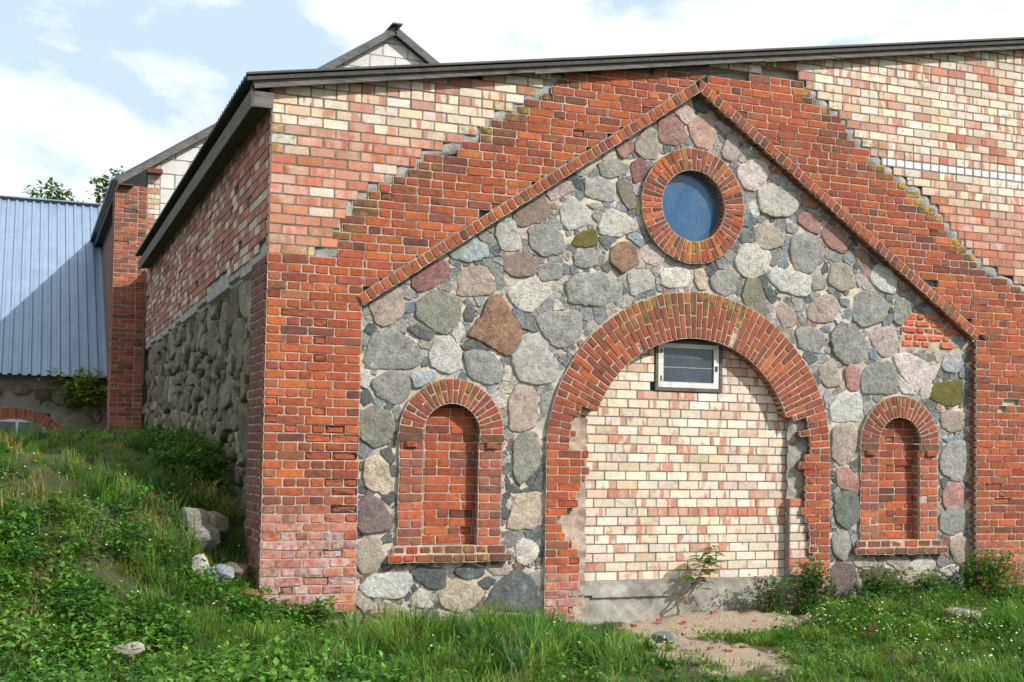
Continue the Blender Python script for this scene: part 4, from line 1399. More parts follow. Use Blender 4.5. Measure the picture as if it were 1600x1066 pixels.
bsegs = [(b.min(0) - 0.2, b.max(0) + 0.2, segs(b)) for b in blockers]
for i in range(len(acc)):
    s, rr = acc[i], accr[i]
    ang = RNG.uniform(0, 2 * math.pi)
    ex = random.uniform(1.7, 2.3)
    poly = np.array([(s[0] + ex * rr * math.cos(ang + k * math.pi / 3.5), s[1] + ex * rr * random.uniform(0.75, 1) * math.sin(ang + k * math.pi / 3.5)) for k in range(7)])
    planes = []
    d = acc - s
    L = np.linalg.norm(d, axis=1)
    for j in np.where((L < 0.34) & (L > 0))[0]:
        nrm = d[j] / L[j]
        mid = s + nrm * L[j] * rr / (rr + accr[j])
        planes.append((nrm[0], nrm[1], float(nrm @ mid) - 0.0022))
    for lo, hi, sg in bsegs + [(np.array([-9, -9]), np.array([99, 99]), rim_s)]:
        if np.all(s > lo) and np.all(s < hi):
            dd, q = near(s[None], sg)
            if dd[0] < 0.2:
                nrm = (q[0] - s) / max(dd[0], 1e-6)
                planes.append((nrm[0], nrm[1], float(nrm @ q[0]) - 0.004))
    c = clip(poly, planes)
    if c is not None and abs(area(c)) > 0.0005: spalls.append(c)

bed = MB()
hole = [np.array(arc_poly(*AC, AR1 - 0.1, 0, math.pi) + [(AC[0] - AR1 + 0.1, -0.3), (AC[0] + AR1 - 0.1, -0.3)]), np.array(arc_poly(*OC, 0.55, 0, 2 * math.pi)[:-1])]
for cx in (1.974, 7.687):
    hole.append(np.array(arc_poly(cx, 2.118, 0.45, 0, math.pi, 16) + [(cx - 0.45, 0.9), (cx + 0.45, 0.9)]))
NU, NVv = 260, 205
U, V = np.meshgrid(np.linspace(0.93, 8.83, NU + 1), np.linspace(-0.2, 6.12, NVv + 1))
Wd = BED + 0.010 * noise2(U * 11, V * 11, 1) + 0.007 * noise2(U * 29, V * 27, 2) + RNG.uniform(-0.003, 0.003, U.shape)
cen = np.stack([(U[:-1, :-1] + U[1:, 1:]) / 2, (V[:-1, :-1] + V[1:, 1:]) / 2], -1).reshape(-1, 2)
kp = np.ones(len(cen), bool)
for h_ in hole: kp &= ~inside(cen, h_)
kp &= (cen[:, 1] < RL0[1] + SL * (cen[:, 0] - RL0[0]) - 0.05) & (cen[:, 1] < APEX[1] - SR * (cen[:, 0] - APEX[0]) - 0.05)
fs = [(a, a + 1, a + NU + 2, a + NU + 1) for a in ((k // NU) * (NU + 1) + k % NU for k in np.where(kp)[0])]
bed.add(np.stack([U, Wd, V], -1).reshape(-1, 3), fs)
FIELD = bed.build('fieldstone_wall', M_STONEBED, BARN, smooth=True)
nst = 0
for code, poly in big:
    c = lin(*SCOL[code])
    c = (c * 0.8 + c.mean() * 0.2) * 0.86 * random.uniform(0.9, 1.1)
    size = math.sqrt(abs(area(poly)))
    h = min(0.034, 0.012 + 0.042 * size) * random.uniform(0.7, 1.2)
    vs, fs = stone_mesh(poly, FRONT, BED, h)
    MB().add(vs, fs, c, (1.0 if code == 'mo' else 0.0, 0, random.random())).build('stone', M_STONE, FIELD, smooth=True)
    nst += 1
rest = MB()
spalls.sort(key=lambda p: -abs(area(p)))
for k, poly in enumerate(spalls):
    c0 = random.choice(((120, 128, 130), (134, 138, 138), (102, 110, 112), (146, 146, 143), (160, 160, 156), (128, 132, 129), (140, 147, 151)))
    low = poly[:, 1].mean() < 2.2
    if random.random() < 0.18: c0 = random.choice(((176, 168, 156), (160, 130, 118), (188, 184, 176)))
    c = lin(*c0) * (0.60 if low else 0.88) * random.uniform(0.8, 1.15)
    size = math.sqrt(abs(area(poly)))
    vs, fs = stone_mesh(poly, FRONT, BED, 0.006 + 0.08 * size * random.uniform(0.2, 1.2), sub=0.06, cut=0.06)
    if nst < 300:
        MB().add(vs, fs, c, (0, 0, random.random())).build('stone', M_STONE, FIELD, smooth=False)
        nst += 1
    else:
        rest.add(vs, fs, c, (0, 0, random.random()))
r_ = rest.build('chinking', M_STONE, BARN)
r_['kind'] = 'stuff'
# patch of broken brick among the stones
pb_ = Wall(FRONT)
for k in range(5):
    z = 3.29 + k * 0.085
    u = 7.73 + 0.04 * (k % 2)
    while u < 8.40 - 0.09 * max(0, k - 2):
        u1 = u + random.choice((0.13, 0.16, 0.22))
        if random.random() < 0.86 and z < 3.72 - 0.05 * abs(u - 8.0):
            pb_.brick(rect(u, u1, z, z + 0.085), 0.066 + random.uniform(0, 0.012), pick([(lin(212, 104, 56), 2), (lin(196, 90, 54), 1), (lin(214, 118, 74), 1)], 0.8), (0, 0.1, random.random()), joint=0.02, rough=0.006, bev=0.010, mortar=False)
        u = u1
mb = MB()
rough_sheet(mb, 7.70, 8.72, 3.22, 4.05, 0.088, 0.03, 0.008, keep=lambda a, b: b < RR0[1] + SR * (RR0[0] - a) - 0.20 and (inside(np.array([[a, b]]), BRICKPATCH)[0] or a > 8.3 or b < 3.42))
pb_.mortar = mb
pb_.finish(BARN, 'broken_brick_patch', M_LIME, M_OLD)

# ------------------------------------------------------------------ side wall: boulders below, pink brick above
SW = 0.11                              # the boulder wall stands back from the pier's flank
bed = MB()
NU, NVv = 150, 50
U, V = np.meshgrid(np.linspace(0.80, 13.1, NU + 1), np.linspace(0.2, 3.95, NVv + 1))
Wd = SW + 0.02 * noise2(U * 7, V * 7, 6) + RNG.uniform(-0.006, 0.006, U.shape)
bed.add(np.stack([Wd, U, V], -1).reshape(-1, 3), [(a, a + NU + 1, a + NU + 2, a + 1) for i in range(NVv) for a in range(i * (NU + 1), i * (NU + 1) + NU)])
SIDEB = bed.build('boulder_wall', M_SIDEBED, BARN, smooth=True)
sites = []
tries = 0
while tries < 5000:
    tries += 1
    p = np.array([random.uniform(0.95, 13.0), random.uniform(1.0, 3.72)])
    rr = random.choice((0.10, 0.15, 0.20, 0.26, 0.30))
    if all(math.hypot((p[0] - q[0]) * 0.9, (p[1] - q[1]) * 1.1) > 0.84 * (rr + s) for q, s in sites): sites.append((p, rr))
for i, (p, rr) in enumerate(sites):
    poly = np.array([(p[0] + 2 * rr * math.cos(k * math.pi / 5), p[1] + 1.5 * rr * math.sin(k * math.pi / 5)) for k in range(10)])
    planes = [(-1, 0, -0.93), (1, 0, 13.05), (0, 1, 3.80)]
    for j, (q, s) in enumerate(sites):
        if j != i:
            d = q - p; L = np.linalg.norm(d)
            if L < 1.2:
                nrm = d / L
                planes.append((nrm[0], nrm[1], float(nrm @ (p + nrm * L * rr / (rr + s))) - 0.026))
    c = clip(poly, planes)
    if c is None or abs(area(c)) < 0.008: continue
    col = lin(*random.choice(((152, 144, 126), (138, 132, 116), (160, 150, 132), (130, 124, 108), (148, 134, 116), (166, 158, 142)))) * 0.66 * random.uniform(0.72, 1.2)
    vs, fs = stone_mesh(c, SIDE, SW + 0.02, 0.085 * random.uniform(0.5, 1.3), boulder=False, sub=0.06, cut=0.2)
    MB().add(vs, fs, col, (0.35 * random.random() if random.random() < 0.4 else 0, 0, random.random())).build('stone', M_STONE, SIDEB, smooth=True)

flank = Wall(SIDE)
v = 3.93
r = 0
while v < 5.42:
    u = 0.104 if r % 2 else 0.104 - 0.13
    while u < 12.95:
        u1 = u + NL
        a, b = max(u, 0.104), min(u1, 12.98)
        low = 3.98 + 0.10 * noise2(np.array(u * 1.7), np.array(0.0), 8) - (0.05 if u > 4 else 0)
        if b - a > 0.05 and v > low - 0.05:
            hole = random.random() < 0.02 and u > 1.0
            c = pick(NEW_PINK) if random.random() < 0.72 else pick(NEW_CREAM, 0.6)
            flank.brick(rect(a, b, v, v + NC), random.uniform(-0.006, 0.006), c, (0.4 * random.random(), 0, random.random()), joint=0.012, rough=0.001, bev=0.004, recess=0.009, hole=hole,
                        erode=random.uniform(0.004, 0.02) if random.random() < 0.06 else 0, name='pink_brick')
        u = u1
    v += NC; r += 1
FLANK = flank.finish(BARN, 'side_brickwork', M_NEWJ, M_NEW, 300, 'far_side_brickwork')
mb = MB()
NU, NVv = 220, 8
U, V = np.meshgrid(np.linspace(0.09, 13.0, NU + 1), np.linspace(3.72, 4.10, NVv + 1))
low = 0.06 * noise2(U * 2.1, V * 0, 9)
Wd = 0.016 + 0.012 * noise2(U * 8, V * 9, 3) + RNG.uniform(-0.004, 0.004, U.shape) + np.where(V < 3.80 + low, 0.10, 0) + np.where((V > 4.02 + low), 0.02, 0)
mb.add(np.stack([Wd, U, V], -1).reshape(-1, 3), [(a, a + NU + 1, a + NU + 2, a + 1) for i in range(NVv) for a in range(i * (NU + 1), i * (NU + 1) + NU)])
mb.box(0.064, 0.30, 0.93, 12.9, 3.80, 5.50)
mb.build('cement_band', M_CEM, BARN, smooth=False)

# ------------------------------------------------------------------ barn roof
RY0, RY1 = -0.165, 12.35
def corrugated(mb, x0, x1, y0, y1, zf, per, amp, along='x', nseg=8, trap=False):
    """Sheet whose ridges run along x (down the slope); zf(x) is the mid height."""
    n = int((y1 - y0) / per * nseg)
    ys = np.linspace(y0, y1, n + 1)
    ph = (ys - y0) / per
    wv = amp * np.sin(2 * math.pi * ph) if not trap else amp * np.clip(np.sin(2 * math.pi * ph) * 2.6 - 1.2, -1, 1)
    vs = []
    for t in (0, 1):
        for x in (x0, x1):
            for y, w in zip(ys, wv): vs.append((x, y, zf(x) + w + (0.0 if t else -0.010)))
    N = n + 1
    f = []
    for k in range(n):
        f += [(k, N + k, N + k + 1, k + 1), (2 * N + k, 2 * N + k + 1, 3 * N + k + 1, 3 * N + k), (k, k + 1, 2 * N + k + 1, 2 * N + k), (N + k, 3 * N + k, 3 * N + k + 1, N + k + 1)]
    f += [(0, 2 * N, 3 * N, N), (n, N + n, 3 * N + n, 2 * N + n)]
    mb.add(vs, f)


mb = MB()
zt = lambda u: soffit(u) + 0.128
corrugated(mb, -0.275, 11.6, RY0 - 0.05, RY1, zt, 0.155, 0.024)
ROOF = mb.build('roof', M_ASBEST, BARN, smooth=False)
th = math.atan(ROOF_SLOPE)
upv = (-math.sin(th), 0, math.cos(th))
cuts = [-0.20, 2.75, 5.6, 8.55, 11.6]
for a, b in zip(cuts[:-1], cuts[1:]):
    dz = random.uniform(-0.009, 0.009)
    MB().bar((a + 0.003, RY0 + 0.014, soffit(a) + 0.050 + dz), (b - 0.003, RY0 + 0.014 + random.uniform(-0.006, 0.006), soffit(b) + 0.050 - dz), 0.028, 0.096, up=upv).build('fascia_board', M_WOOD, ROOF)
for a, b in zip((-0.20, 3.9, 8.0), (3.9, 8.0, 11.6)):
    MB().bar((a + 0.003, (RY0 + 0.03) / 2 + 0.035, soffit(a) + 0.045), (b - 0.003, (RY0 + 0.03) / 2 + 0.035, soffit(b) + 0.045), 0.16, 0.02, up=upv).build('soffit_board', M_DARKWOOD, ROOF)
for a, b in ((RY0 + 0.03, 4.1), (4.1, 8.3), (8.3, 12.2)):
    MB().box(-0.215, -0.190, a + 0.003, b - 0.003, 5.262 + random.uniform(-0.003, 0.003), 5.445, jit=0.002).build('fascia_board', M_EAVE, ROOF)
MB().box(-0.188, -0.02, RY0 + 0.03, 12.2, 5.30, 5.322).build('soffit_board', M_DARKWOOD, ROOF)
MB().box(-0.188, 0.0, RY0 + 0.028, RY0 + 0.06, 5.265, 5.42, jit=0.002).build('end_board', M_WOOD, ROOF)
MB().bar((-0.27, RY0 - 0.02, zt(-0.27) - 0.045), (11.6, RY0 - 0.02, zt(11.6) - 0.045), 0.03, 0.035, up=upv).build('batten', M_DARKWOOD, ROOF)
MB().box(-0.045, -0.012, 12.80, 12.92, 3.15, 4.35, jit=0.004).build('corner_plank', M_WOOD, BARN)


# ------------------------------------------------------------------ taller building behind the barn
REAR = empty('rear_building', (3.5, 13.4, 1.9), 'taller building behind the barn with a white block gable and brick corner pier', 'building')
GY = 13.0
rp = Wall(Frame((0, GY, 0), (1, 0, 0), (0, 1, 0)))
v = 1.7
r = 0
while v < 7.0:
    seq = [0.15, 0.28, 0.17] if r % 2 else [0.28, 0.15, 0.17]
    u = -0.62
    for wd in seq:
        er = random.uniform(0.01, 0.03) if random.random() < 0.08 else 0
        rp.brick(rect(u, u + wd, v, v + 0.09), random.uniform(-0.006, 0.006), old_col(u, v, 0.3) * 0.9, (0.1 * random.random(), 0.1, random.random()), erode=er, depth=0.12)
        u += wd
    v += 0.09; r += 1
rs = Wall(Frame((-0.62, GY, 0), (0, 1, 0), (1, 0, 0), True))
v = 1.7
r = 0
while v < 7.0:
    for a, b in (((0.125, 0.4), (0.4, 0.68)) if r % 2 else ((0.125, 0.27), (0.27, 0.54), (0.54, 0.68))):
        rs.brick(rect(a, b, v, v + 0.09), random.uniform(-0.005, 0.005), old_col(a, v, 0.4) * 0.85, (0, 0.1, random.random()))
    v += 0.09; r += 1
rp.bricks += rs.bricks
rp.mortar.add(np.concatenate(rs.mortar.v), rs.mortar.f)
rp.mortar.box(-0.55, -0.03, GY + 0.066, GY + 0.66, 1.5, 7.0)
rp.finish(REAR, 'corner_pier', M_LIME, M_OLD, 300, 'pier_brickwork')
# gable of white blocks between the rakes
AX, AZ, EX, EZ = 4.93, 10.86, -0.60, 7.13
GS = (AZ - EZ) / (AX - EX)
def rake(u): return AZ - GS * abs(u - AX)
gw = Wall(Frame((0, GY + 0.12, 0), (1, 0, 0), (0, 1, 0)))
v = 6.15
r = 0
while v < AZ:
    u = 0.22 + (0.28 if r % 2 else 0) - 0.56
    while u < 9.4:
        a, b = max(u, 0.22), min(u + 0.56, 9.4)
        cell = clip(rect(a, b, v, v + 0.295), [(-GS, 1, AZ - GS * AX - 0.12), (GS, 1, AZ + GS * AX - 0.12)]) if b - a > 0.1 else None
        if cell is not None and abs(area(cell)) > 0.01:
            gw.brick(cell, random.uniform(-0.004, 0.004), lin(232, 230, 226) * random.uniform(0.72, 0.84), (0, 0, random.random()), joint=0.018, rough=0.0015, bev=0.006, recess=0.008, name='block')
        u += 0.56
    v += 0.295; r += 1
m_block = mat_attr('aerated_block', 0.95, 0.10, 8.0, 0.35)
gwp = gw.finish(REAR, 'gable_wall', M_CEM, m_block, 300, 'far_blocks')
yq = Wall(Frame((0, GY + 0.06, 0), (1, 0, 0), (0, 1, 0)))
v = 4.0
r = 0
while v < 7.45:
    for a, b in (((-0.02, 0.22),) if r % 2 else ((-0.02, 0.11), (0.11, 0.22))):
        yq.brick(rect(a, b, v, v + NC), random.uniform(-0.003, 0.003), pick(NEW_CREAM, 0.72) if random.random() < 0.75 else pick(NEW_ORANGE), (0.5, 0, random.random()), joint=0.011, rough=0.001, name='yellow_brick')
    v += NC; r += 1
yq.mortar.box(0.0, 0.21, GY + 0.13, GY + 0.5, 3.9, 7.4)
yq.finish(REAR, 'quoin', M_NEWJ, M_NEW)
mb = MB()
mb.box(-0.42, -0.30, GY + 0.66, 24.0, 1.0, 7.05).box(-0.30, 9.5, 13.5, 13.7, 1.0, 6.9).box(9.35, 9.5, 13.7, 21, 1.0, 6.9).box(-0.3, 9.35, 20.8, 21.0, 1, 6.9)
mb.build('wall', mat_mortar('rear_wall', (0.10, 0.06, 0.05), (0.24, 0.15, 0.11), 5.0), REAR)
mb = MB()
for sg in (-1, 1):
    e = np.array([AX + sg * (AX - EX + 0.10), 0, EZ - 0.067]); a = np.array([AX, 0, AZ])
    nn = np.array([sg * GS, 0, 1]) / math.hypot(GS, 1)
    for y0, y1 in ((GY - 0.06, 24.2),):
        vs = [(*p[:1], y, p[2]) for y in (y0, y1) for p in (e, a, a + nn * 0.035, e + nn * 0.035)]
        mb.add(vs, [(0, 1, 2, 3), (7, 6, 5, 4), (0, 4, 5, 1), (1, 5, 6, 2), (2, 6, 7, 3), (3, 7, 4, 0)])
RROOF = mb.build('roof', M_DARKROOF, REAR)
MB().bar((AX, GY - 0.2, AZ + 0.05), (AX, 21.2, AZ + 0.05), 0.22, 0.03).build('ridge_cap', M_DARKROOF, RROOF)
upg = (-GS, 0, 1)
for sg in (-1, 1):
    e = (AX + sg * (AX - EX), GY - 0.045, EZ - 0.072); a = (AX, GY - 0.045, AZ - 0.072)
    MB().bar(e, a, 0.03, 0.115, up=(sg * GS, 0, 1)).build('fascia_board', M_WOOD, RROOF)
    e = (AX + sg * (AX - EX), GY + 0.035, EZ - 0.06); a = (AX, GY + 0.035, AZ - 0.06)
    MB().bar(e, a, 0.12, 0.025, up=(sg * GS, 0, 1)).build('soffit_board', M_REDWOOD, RROOF)
MB().box(-0.60, -0.575, GY - 0.15, 21.0, 6.93, 7.09).build('fascia_board', M_DARKWOOD, RROOF)
MB().box(-0.574, -0.30, GY - 0.15, 21.0, 6.99, 7.01).build('soffit_board', M_DARKWOOD, RROOF)
MB().box(-0.05, 0.24, GY - 0.16, GY + 0.05, 7.28, 7.36).build('purlin', M_REDWOOD, RROOF)

# ------------------------------------------------------------------ blue-roofed outbuilding
OUT = empty('outbuilding', (-5.5, 17.5, 2.0), 'low stone outbuilding with a blue ribbed metal roof and arched window', 'building')
BW = 17.4
bs = (8.2 - 3.45) / 5.0
mb = MB()
def blue_sheet(x0, x1, y0, z0, y1, z1, per=0.2, h=0.042):
    n = int((x1 - x0) / per)
    xs, hs = [], []
    for k in range(n):
        for t, hh in ((0.0, 0), (0.52, 0), (0.64, 1), (0.88, 1)):
            xs.append(x0 + per * (k + t)); hs.append(hh * h)
    xs.append(x0 + per * n); hs.append(0)
    nn = np.array([0, -(z1 - z0), y1 - y0]); nn = nn / np.linalg.norm(nn)
    N = len(xs)
    vs = [np.array([x, y, z]) + nn * (hh + o) for o in (0, -0.006) for (y, z) in ((y0, z0), (y1, z1)) for x, hh in zip(xs, hs)]
    f = []
    for k in range(N - 1):
        f += [(k, k + 1, N + k + 1, N + k), (2 * N + k, 3 * N + k, 3 * N + k + 1, 2 * N + k + 1), (k, 2 * N + k, 2 * N + k + 1, k + 1)]
    f += [(0, N, 3 * N, 2 * N), (N - 1, 3 * N - 1, 4 * N - 1, 2 * N - 1)]
    mb.add(vs, f)
blue_sheet(-11.0, -0.39, 17.0, 3.45, 22.0, 8.2)
mb.add([(-11.0, 22.02, 8.2), (-0.42, 22.02, 8.2), (-0.42, 27.0, 3.45), (-11.0, 27.0, 3.45)], [(0, 1, 2, 3)])
BR = mb.build('roof', M_BLUEROOF, OUT)
MB().bar((-11.0, 22.0, 8.24), (-0.42, 22.0, 8.24), 0.30, 0.03).build('ridge_cap', M_BLUEROOF, BR)
wx = -1.66
mb = MB()
NU, NVv = 110, 24
U, V = np.meshgrid(np.linspace(-11, -0.42, NU + 1), np.linspace(1.2, 3.5, NVv + 1))
Wd = BW + 0.02 * noise2(U * 6, V * 6, 3) + RNG.uniform(-0.008, 0.008, U.shape)
f = []
for i in range(NVv):
    for j in range(NU):
        uc, vc = (U[i, j] + U[i + 1, j + 1]) / 2, (V[i, j] + V[i + 1, j + 1]) / 2
        if -3.0 < uc < wx + 0.05 and 1.5 < vc < 2.6: continue
        a = i * (NU + 1) + j
        f.append((a, a + 1, a + NU + 2, a + NU + 1))
mb.add(np.stack([U, Wd, V], -1).reshape(-1, 3), f)
mb.box(-11, -10.8, BW + 0.1, 26.5, 1, 3.5).box(-10.8, -0.42, 26.3, 26.5, 1, 3.5)
OWALL = mb.build('wall', mat_mortar('outbuilding_wall', (0.16, 0.15, 0.13), (0.34, 0.30, 0.25), 3.0), OUT, smooth=True)
FB = Frame((0, BW, 0), (1, 0, 0), (0, 1, 0))
for cx, cz, ra, rb in ((-0.95, 2.45, 0.34, 0.31), (-0.62, 2.0, 0.20, 0.2), (-1.3, 2.95, 0.25, 0.18), (-0.75, 2.95, 0.24, 0.16), (-1.15, 1.95, 0.2, 0.22), (-2.2, 3.15, 0.25, 0.14), (-1.75, 3.05, 0.2, 0.14), (-2.8, 3.1, 0.25, 0.16), (-0.6, 3.2, 0.16, 0.14), (-0.58, 2.6, 0.1, 0.2)):
    poly = np.array([(cx + ra * math.cos(t) * random.uniform(0.85, 1.1), cz + rb * math.sin(t) * random.uniform(0.85, 1.1)) for t in np.linspace(0, 2 * math.pi, 9)[:-1]])
    vs, fs = stone_mesh(poly, FB, 0.0, 0.07, boulder=True, sub=0.1)
    MB().add(vs, fs, lin(*random.choice(((172, 160, 138), (150, 136, 118), (120, 104, 96), (160, 150, 134)))) * 0.72, (0.1, 0, random.random())).build('stone', M_STONE, OWALL, smooth=True)
oa = Wall(FB)
ocx, ocz, orr = (-3.0 + wx) / 2, 1.55, 1.28
h0 = math.asin(0.62 / 1.28)
NVo = 26
for k in range(NVo):
    a0, a1 = math.radians(38) + (math.radians(104)) * k / NVo, math.radians(38) + math.radians(104) * (k + 1) / NVo
    oa.brick(sector(ocx, ocz - 0.22, 1.17, 1.42, a0, a1), -0.03 + random.uniform(-0.005, 0.005), pick([(lin(196, 104, 56), 2), (lin(178, 90, 54), 1)]), (0, 0.1, random.random()), depth=0.15, name='voussoir')
for k in range(12):
    z = 1.30 + k * 0.09
    for a, b in ((wx - 0.0, wx + 0.16), (wx + 0.16, wx + 0.30)) if k % 2 else ((wx, wx + 0.28),):
        oa.brick(rect(a, b, z, z + 0.09), -0.025, old_col(a, z, 0.2), (0, 0.1, random.random()))
annulus(oa.mortar, ocx, ocz - 0.22, 1.185, 1.40, math.radians(38), math.radians(142), BW - 0.012, BW + 0.1, 26)
oa.mortar.box(wx + 0.01, wx + 0.27, BW - 0.005, BW + 0.1, 1.25, 2.36)
oa.finish(OUT, 'window_arch', M_LIME, M_OLD)
mb = MB()
mb.box(wx - 0.07, wx - 0.005, BW - 0.01, BW + 0.06, 1.4, 2.5).box(-2.95, wx - 0.07, BW - 0.008, BW + 0.058, 2.43, 2.50).box(-2.30, -2.24, BW - 0.006, BW + 0.05, 1.4, 2.43)
OWIN = mb.build('window', mat_attr('white_frame', 0.5, 0.06), OUT)
for at in ('col',):
    a = OWIN.data.attributes[at]; a.data.foreach_set('color', np.tile([0.72, 0.74, 0.76, 1.0], len(a.data)).astype(np.float32))
MB().box(-2.95, wx - 0.02, BW + 0.02, BW + 0.03, 1.4, 2.48).build('pane', M_DARKPANE, OWIN)


# ------------------------------------------------------------------ ground
def smooth01(t):
    t = np.clip(t, 0, 1)
    return t * t * (3 - 2 * t)


def height(x, y):
    x, y = np.asarray(x, float), np.asarray(y, float)
    base = 0.16 + 0.05 * noise2(x * 0.9, y * 0.9, 1) + 0.02 * noise2(x * 3.1, y * 3.3, 2)
    base = base + 0.12 * smooth01((x - 6.2) / 1.5) * smooth01((y + 2.0) / 2.0)
    base = base - 0.07 * np.exp(-((x - 2.2) / 1.3) ** 2 - ((y + 0.3) / 0.8) ** 2)
    heap = 0.10 * np.exp(-((x - 4.9) / 0.9) ** 2 - ((y + 0.05) / 0.35) ** 2)
    base = base - 0.14 * np.exp(-((x - 4.3) / 1.3) ** 2 - ((y + 0.4) / 1.2) ** 2) + heap
    base = base - 0.10 * smooth01((-y - 3.5) / 6.0)
    u = y - 0.55 * (x + 2.0)
    m = 1.72 * smooth01((u + 3.1) / 5.6)
    m = m * (1 - smooth01((x - 0.1) / 1.3)) + 0.10 * noise2(x * 1.4, y * 1.5, 5) * smooth01((u + 3) / 2) * (1 - smooth01(x / 1.0))
    m = m - 0.30 * np.exp(-((x - 0.2) / 0.9) ** 2 - ((y + 0.3) / 0.9) ** 2)
    gully = 0.14 * np.exp(-((x + 0.28) / 0.38) ** 2 - ((y - 0.9) / 1.0) ** 2)
    far = 0.16 * smooth01((y - 8) / 10) * smooth01(-x / 2 + 0.4)
    return base + m - gully + far


xs = np.concatenate([-np.geomspace(900, 7, 16), np.arange(-6.4, 12.6, 0.13), np.geomspace(13.5, 900, 16)])
ys = np.concatenate([-np.geomspace(900, 7, 16), np.arange(-6.4, 18.5, 0.15), np.geomspace(19.5, 900, 16)])
X, Y = np.meshgrid(xs, ys)
Z = height(np.clip(X, -9, 14), np.clip(Y, -9, 20))
Z = Z + (0.018 * RNG.normal(0, 1, Z.shape)) * ((np.abs(X) < 14) & (np.abs(Y) < 20))
mb = MB()
n = len(xs)
mb.add(np.stack([X, Y, Z], -1).reshape(-1, 3), [(i * n + j, i * n + j + 1, (i + 1) * n + j + 1, (i + 1) * n + j) for i in range(len(ys) - 1) for j in range(n - 1)])
m, g = new_mat('soil_and_turf')
pos = g.n('ShaderNodeNewGeometry').outputs['Position']
sp = g.n('ShaderNodeSeparateXYZ', {0: pos})
n1 = g.noise(pos, 2.2, 6.0, 0.65)
n2 = g.noise(pos, 40.0, 5.0, 0.7)
turf = g.mix(g.ramp(n1, 0.35, 0.65), (0.030, 0.050, 0.012), (0.085, 0.085, 0.030))
sand = g.mix(g.ramp(n2, 0.3, 0.7), (0.30, 0.225, 0.15), (0.52, 0.42, 0.31))
# bare trodden earth in front of the arch
def ell(cx, cy, rx, ry):
    ex = g.m('POWER', g.m('DIVIDE', g.m('SUBTRACT', sp.outputs[0], cx), rx), 2.0)
    ey = g.m('POWER', g.m('DIVIDE', g.m('SUBTRACT', sp.outputs[1], cy), ry), 2.0)
    return g.m('ADD', ex, ey)
d = g.m('ADD', g.m('MINIMUM', ell(4.75, -0.5, 1.35, 0.8), ell(3.55, -1.9, 0.75, 1.7)), g.ramp(n1, 0.3, 0.7, -0.5, 0.5))
c = g.mix(g.ramp(d, 0.8, 1.15), sand, turf)
c = g.mix(1.0, c, g.grey(g.ramp(n2, 0.2, 0.8, 0.7, 1.25)), 'MULTIPLY')
finish(g, c, 0.95, n2, 0.9, 0.03)
gr = mb.build('ground', m, None, smooth=True, center=False)
tag(gr, kind='structure')


def bare(x, y):
    return np.minimum(((x - 4.75) / 1.35) ** 2 + ((y + 0.5) / 0.8) ** 2, ((x - 3.55) / 0.75) ** 2 + ((y + 1.9) / 1.7) ** 2) + 0.5 * noise2(x * 3, y * 3, 7) < 0.8


def soilness(x, y):
    return np.minimum(((x - 4.75) / 1.35) ** 2 + ((y + 0.5) / 0.8) ** 2, ((x - 3.55) / 0.75) ** 2 + ((y + 1.9) / 1.7) ** 2)


# ------------------------------------------------------------------ grass
def in_plan(x, y):
    return ~((x > -0.02) & (y > -0.03))


def blades(px, py, ln, lean, az, wid, col, seg=3, bend=1.0):
    """One bent, tapering strip per blade."""
    n = len(px)
    pz = height(px, py) - 0.01
    dx, dy = np.cos(az), np.sin(az)
    sx, sy = -dy, dx
    out = []
    for k in range(seg + 1):
        t = k / seg
        r = lean * ln * t ** (1.0 + bend)
        hgt = ln * t * np.sqrt(np.maximum(0.05, 1 - (lean * t * 0.75) ** 2))
        w = wid * (1 - t) ** 0.7 if k < seg else 0
        cx, cy, cz = px + dx * r, py + dy * r, pz + hgt
        if k < seg:
            out += [np.stack([cx - sx * w, cy - sy * w, cz], 1), np.stack([cx + sx * w, cy + sy * w, cz], 1)]
        else:
            out.append(np.stack([cx, cy, cz], 1))
    m = 2 * seg + 1
    V = np.stack(out, 1).reshape(-1, 3)
    base = np.arange(n)[:, None] * m
    F = []
    for k in range(seg - 1):
        F.append(base + np.array([[2 * k, 2 * k + 1, 2 * k + 3, 2 * k + 2]]))
    quads = np.stack(F, 1).reshape(-1, 4)
    tris = base + np.array([[2 * seg - 2, 2 * seg - 1, 2 * seg]])
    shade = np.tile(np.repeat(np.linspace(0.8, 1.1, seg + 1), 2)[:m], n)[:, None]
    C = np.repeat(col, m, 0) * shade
    return V, quads, tris, C


def mesh_np(name, V, polys, C, mat, label=None, cat=None, kind=None, parent=None):
    me = bpy.data.meshes.new(name)
    loops = np.concatenate([p.ravel() for p in polys]).astype(np.int32)
    sizes = np.concatenate([np.full(len(p), p.shape[1]) for p in polys]).astype(np.int32)
    starts = np.concatenate([[0], np.cumsum(sizes)[:-1]]).astype(np.int32)
    org = np.array([V[:, 0].mean(), V[:, 1].mean(), V[:, 2].min()])
    me.vertices.add(len(V)); me.vertices.foreach_set('co', (V - org).astype(np.float32).ravel())
    me.loops.add(len(loops)); me.loops.foreach_set('vertex_index', loops)
    me.polygons.add(len(sizes)); me.polygons.foreach_set('loop_start', starts)
    me.update(calc_edges=True)
    at = me.attributes.new('col', 'FLOAT_COLOR', 'POINT')
    at.data.foreach_set('color', np.hstack([C, np.ones((len(C), 1))]).astype(np.float32).ravel())
    me.materials.append(mat)
    o = bpy.data.objects.new(name, me)
    COLL.objects.link(o)
    W[o.name] = org
    o.location = org if parent is None else org - W[parent.name]
    if parent is not None: o.parent = parent
    return tag(o, label, cat, None, kind)


GREENS = np.array([lin(92, 142, 46), lin(76, 130, 46), lin(110, 156, 56), lin(126, 152, 64), lin(66, 116, 52), lin(166, 156, 92)]) * 0.72


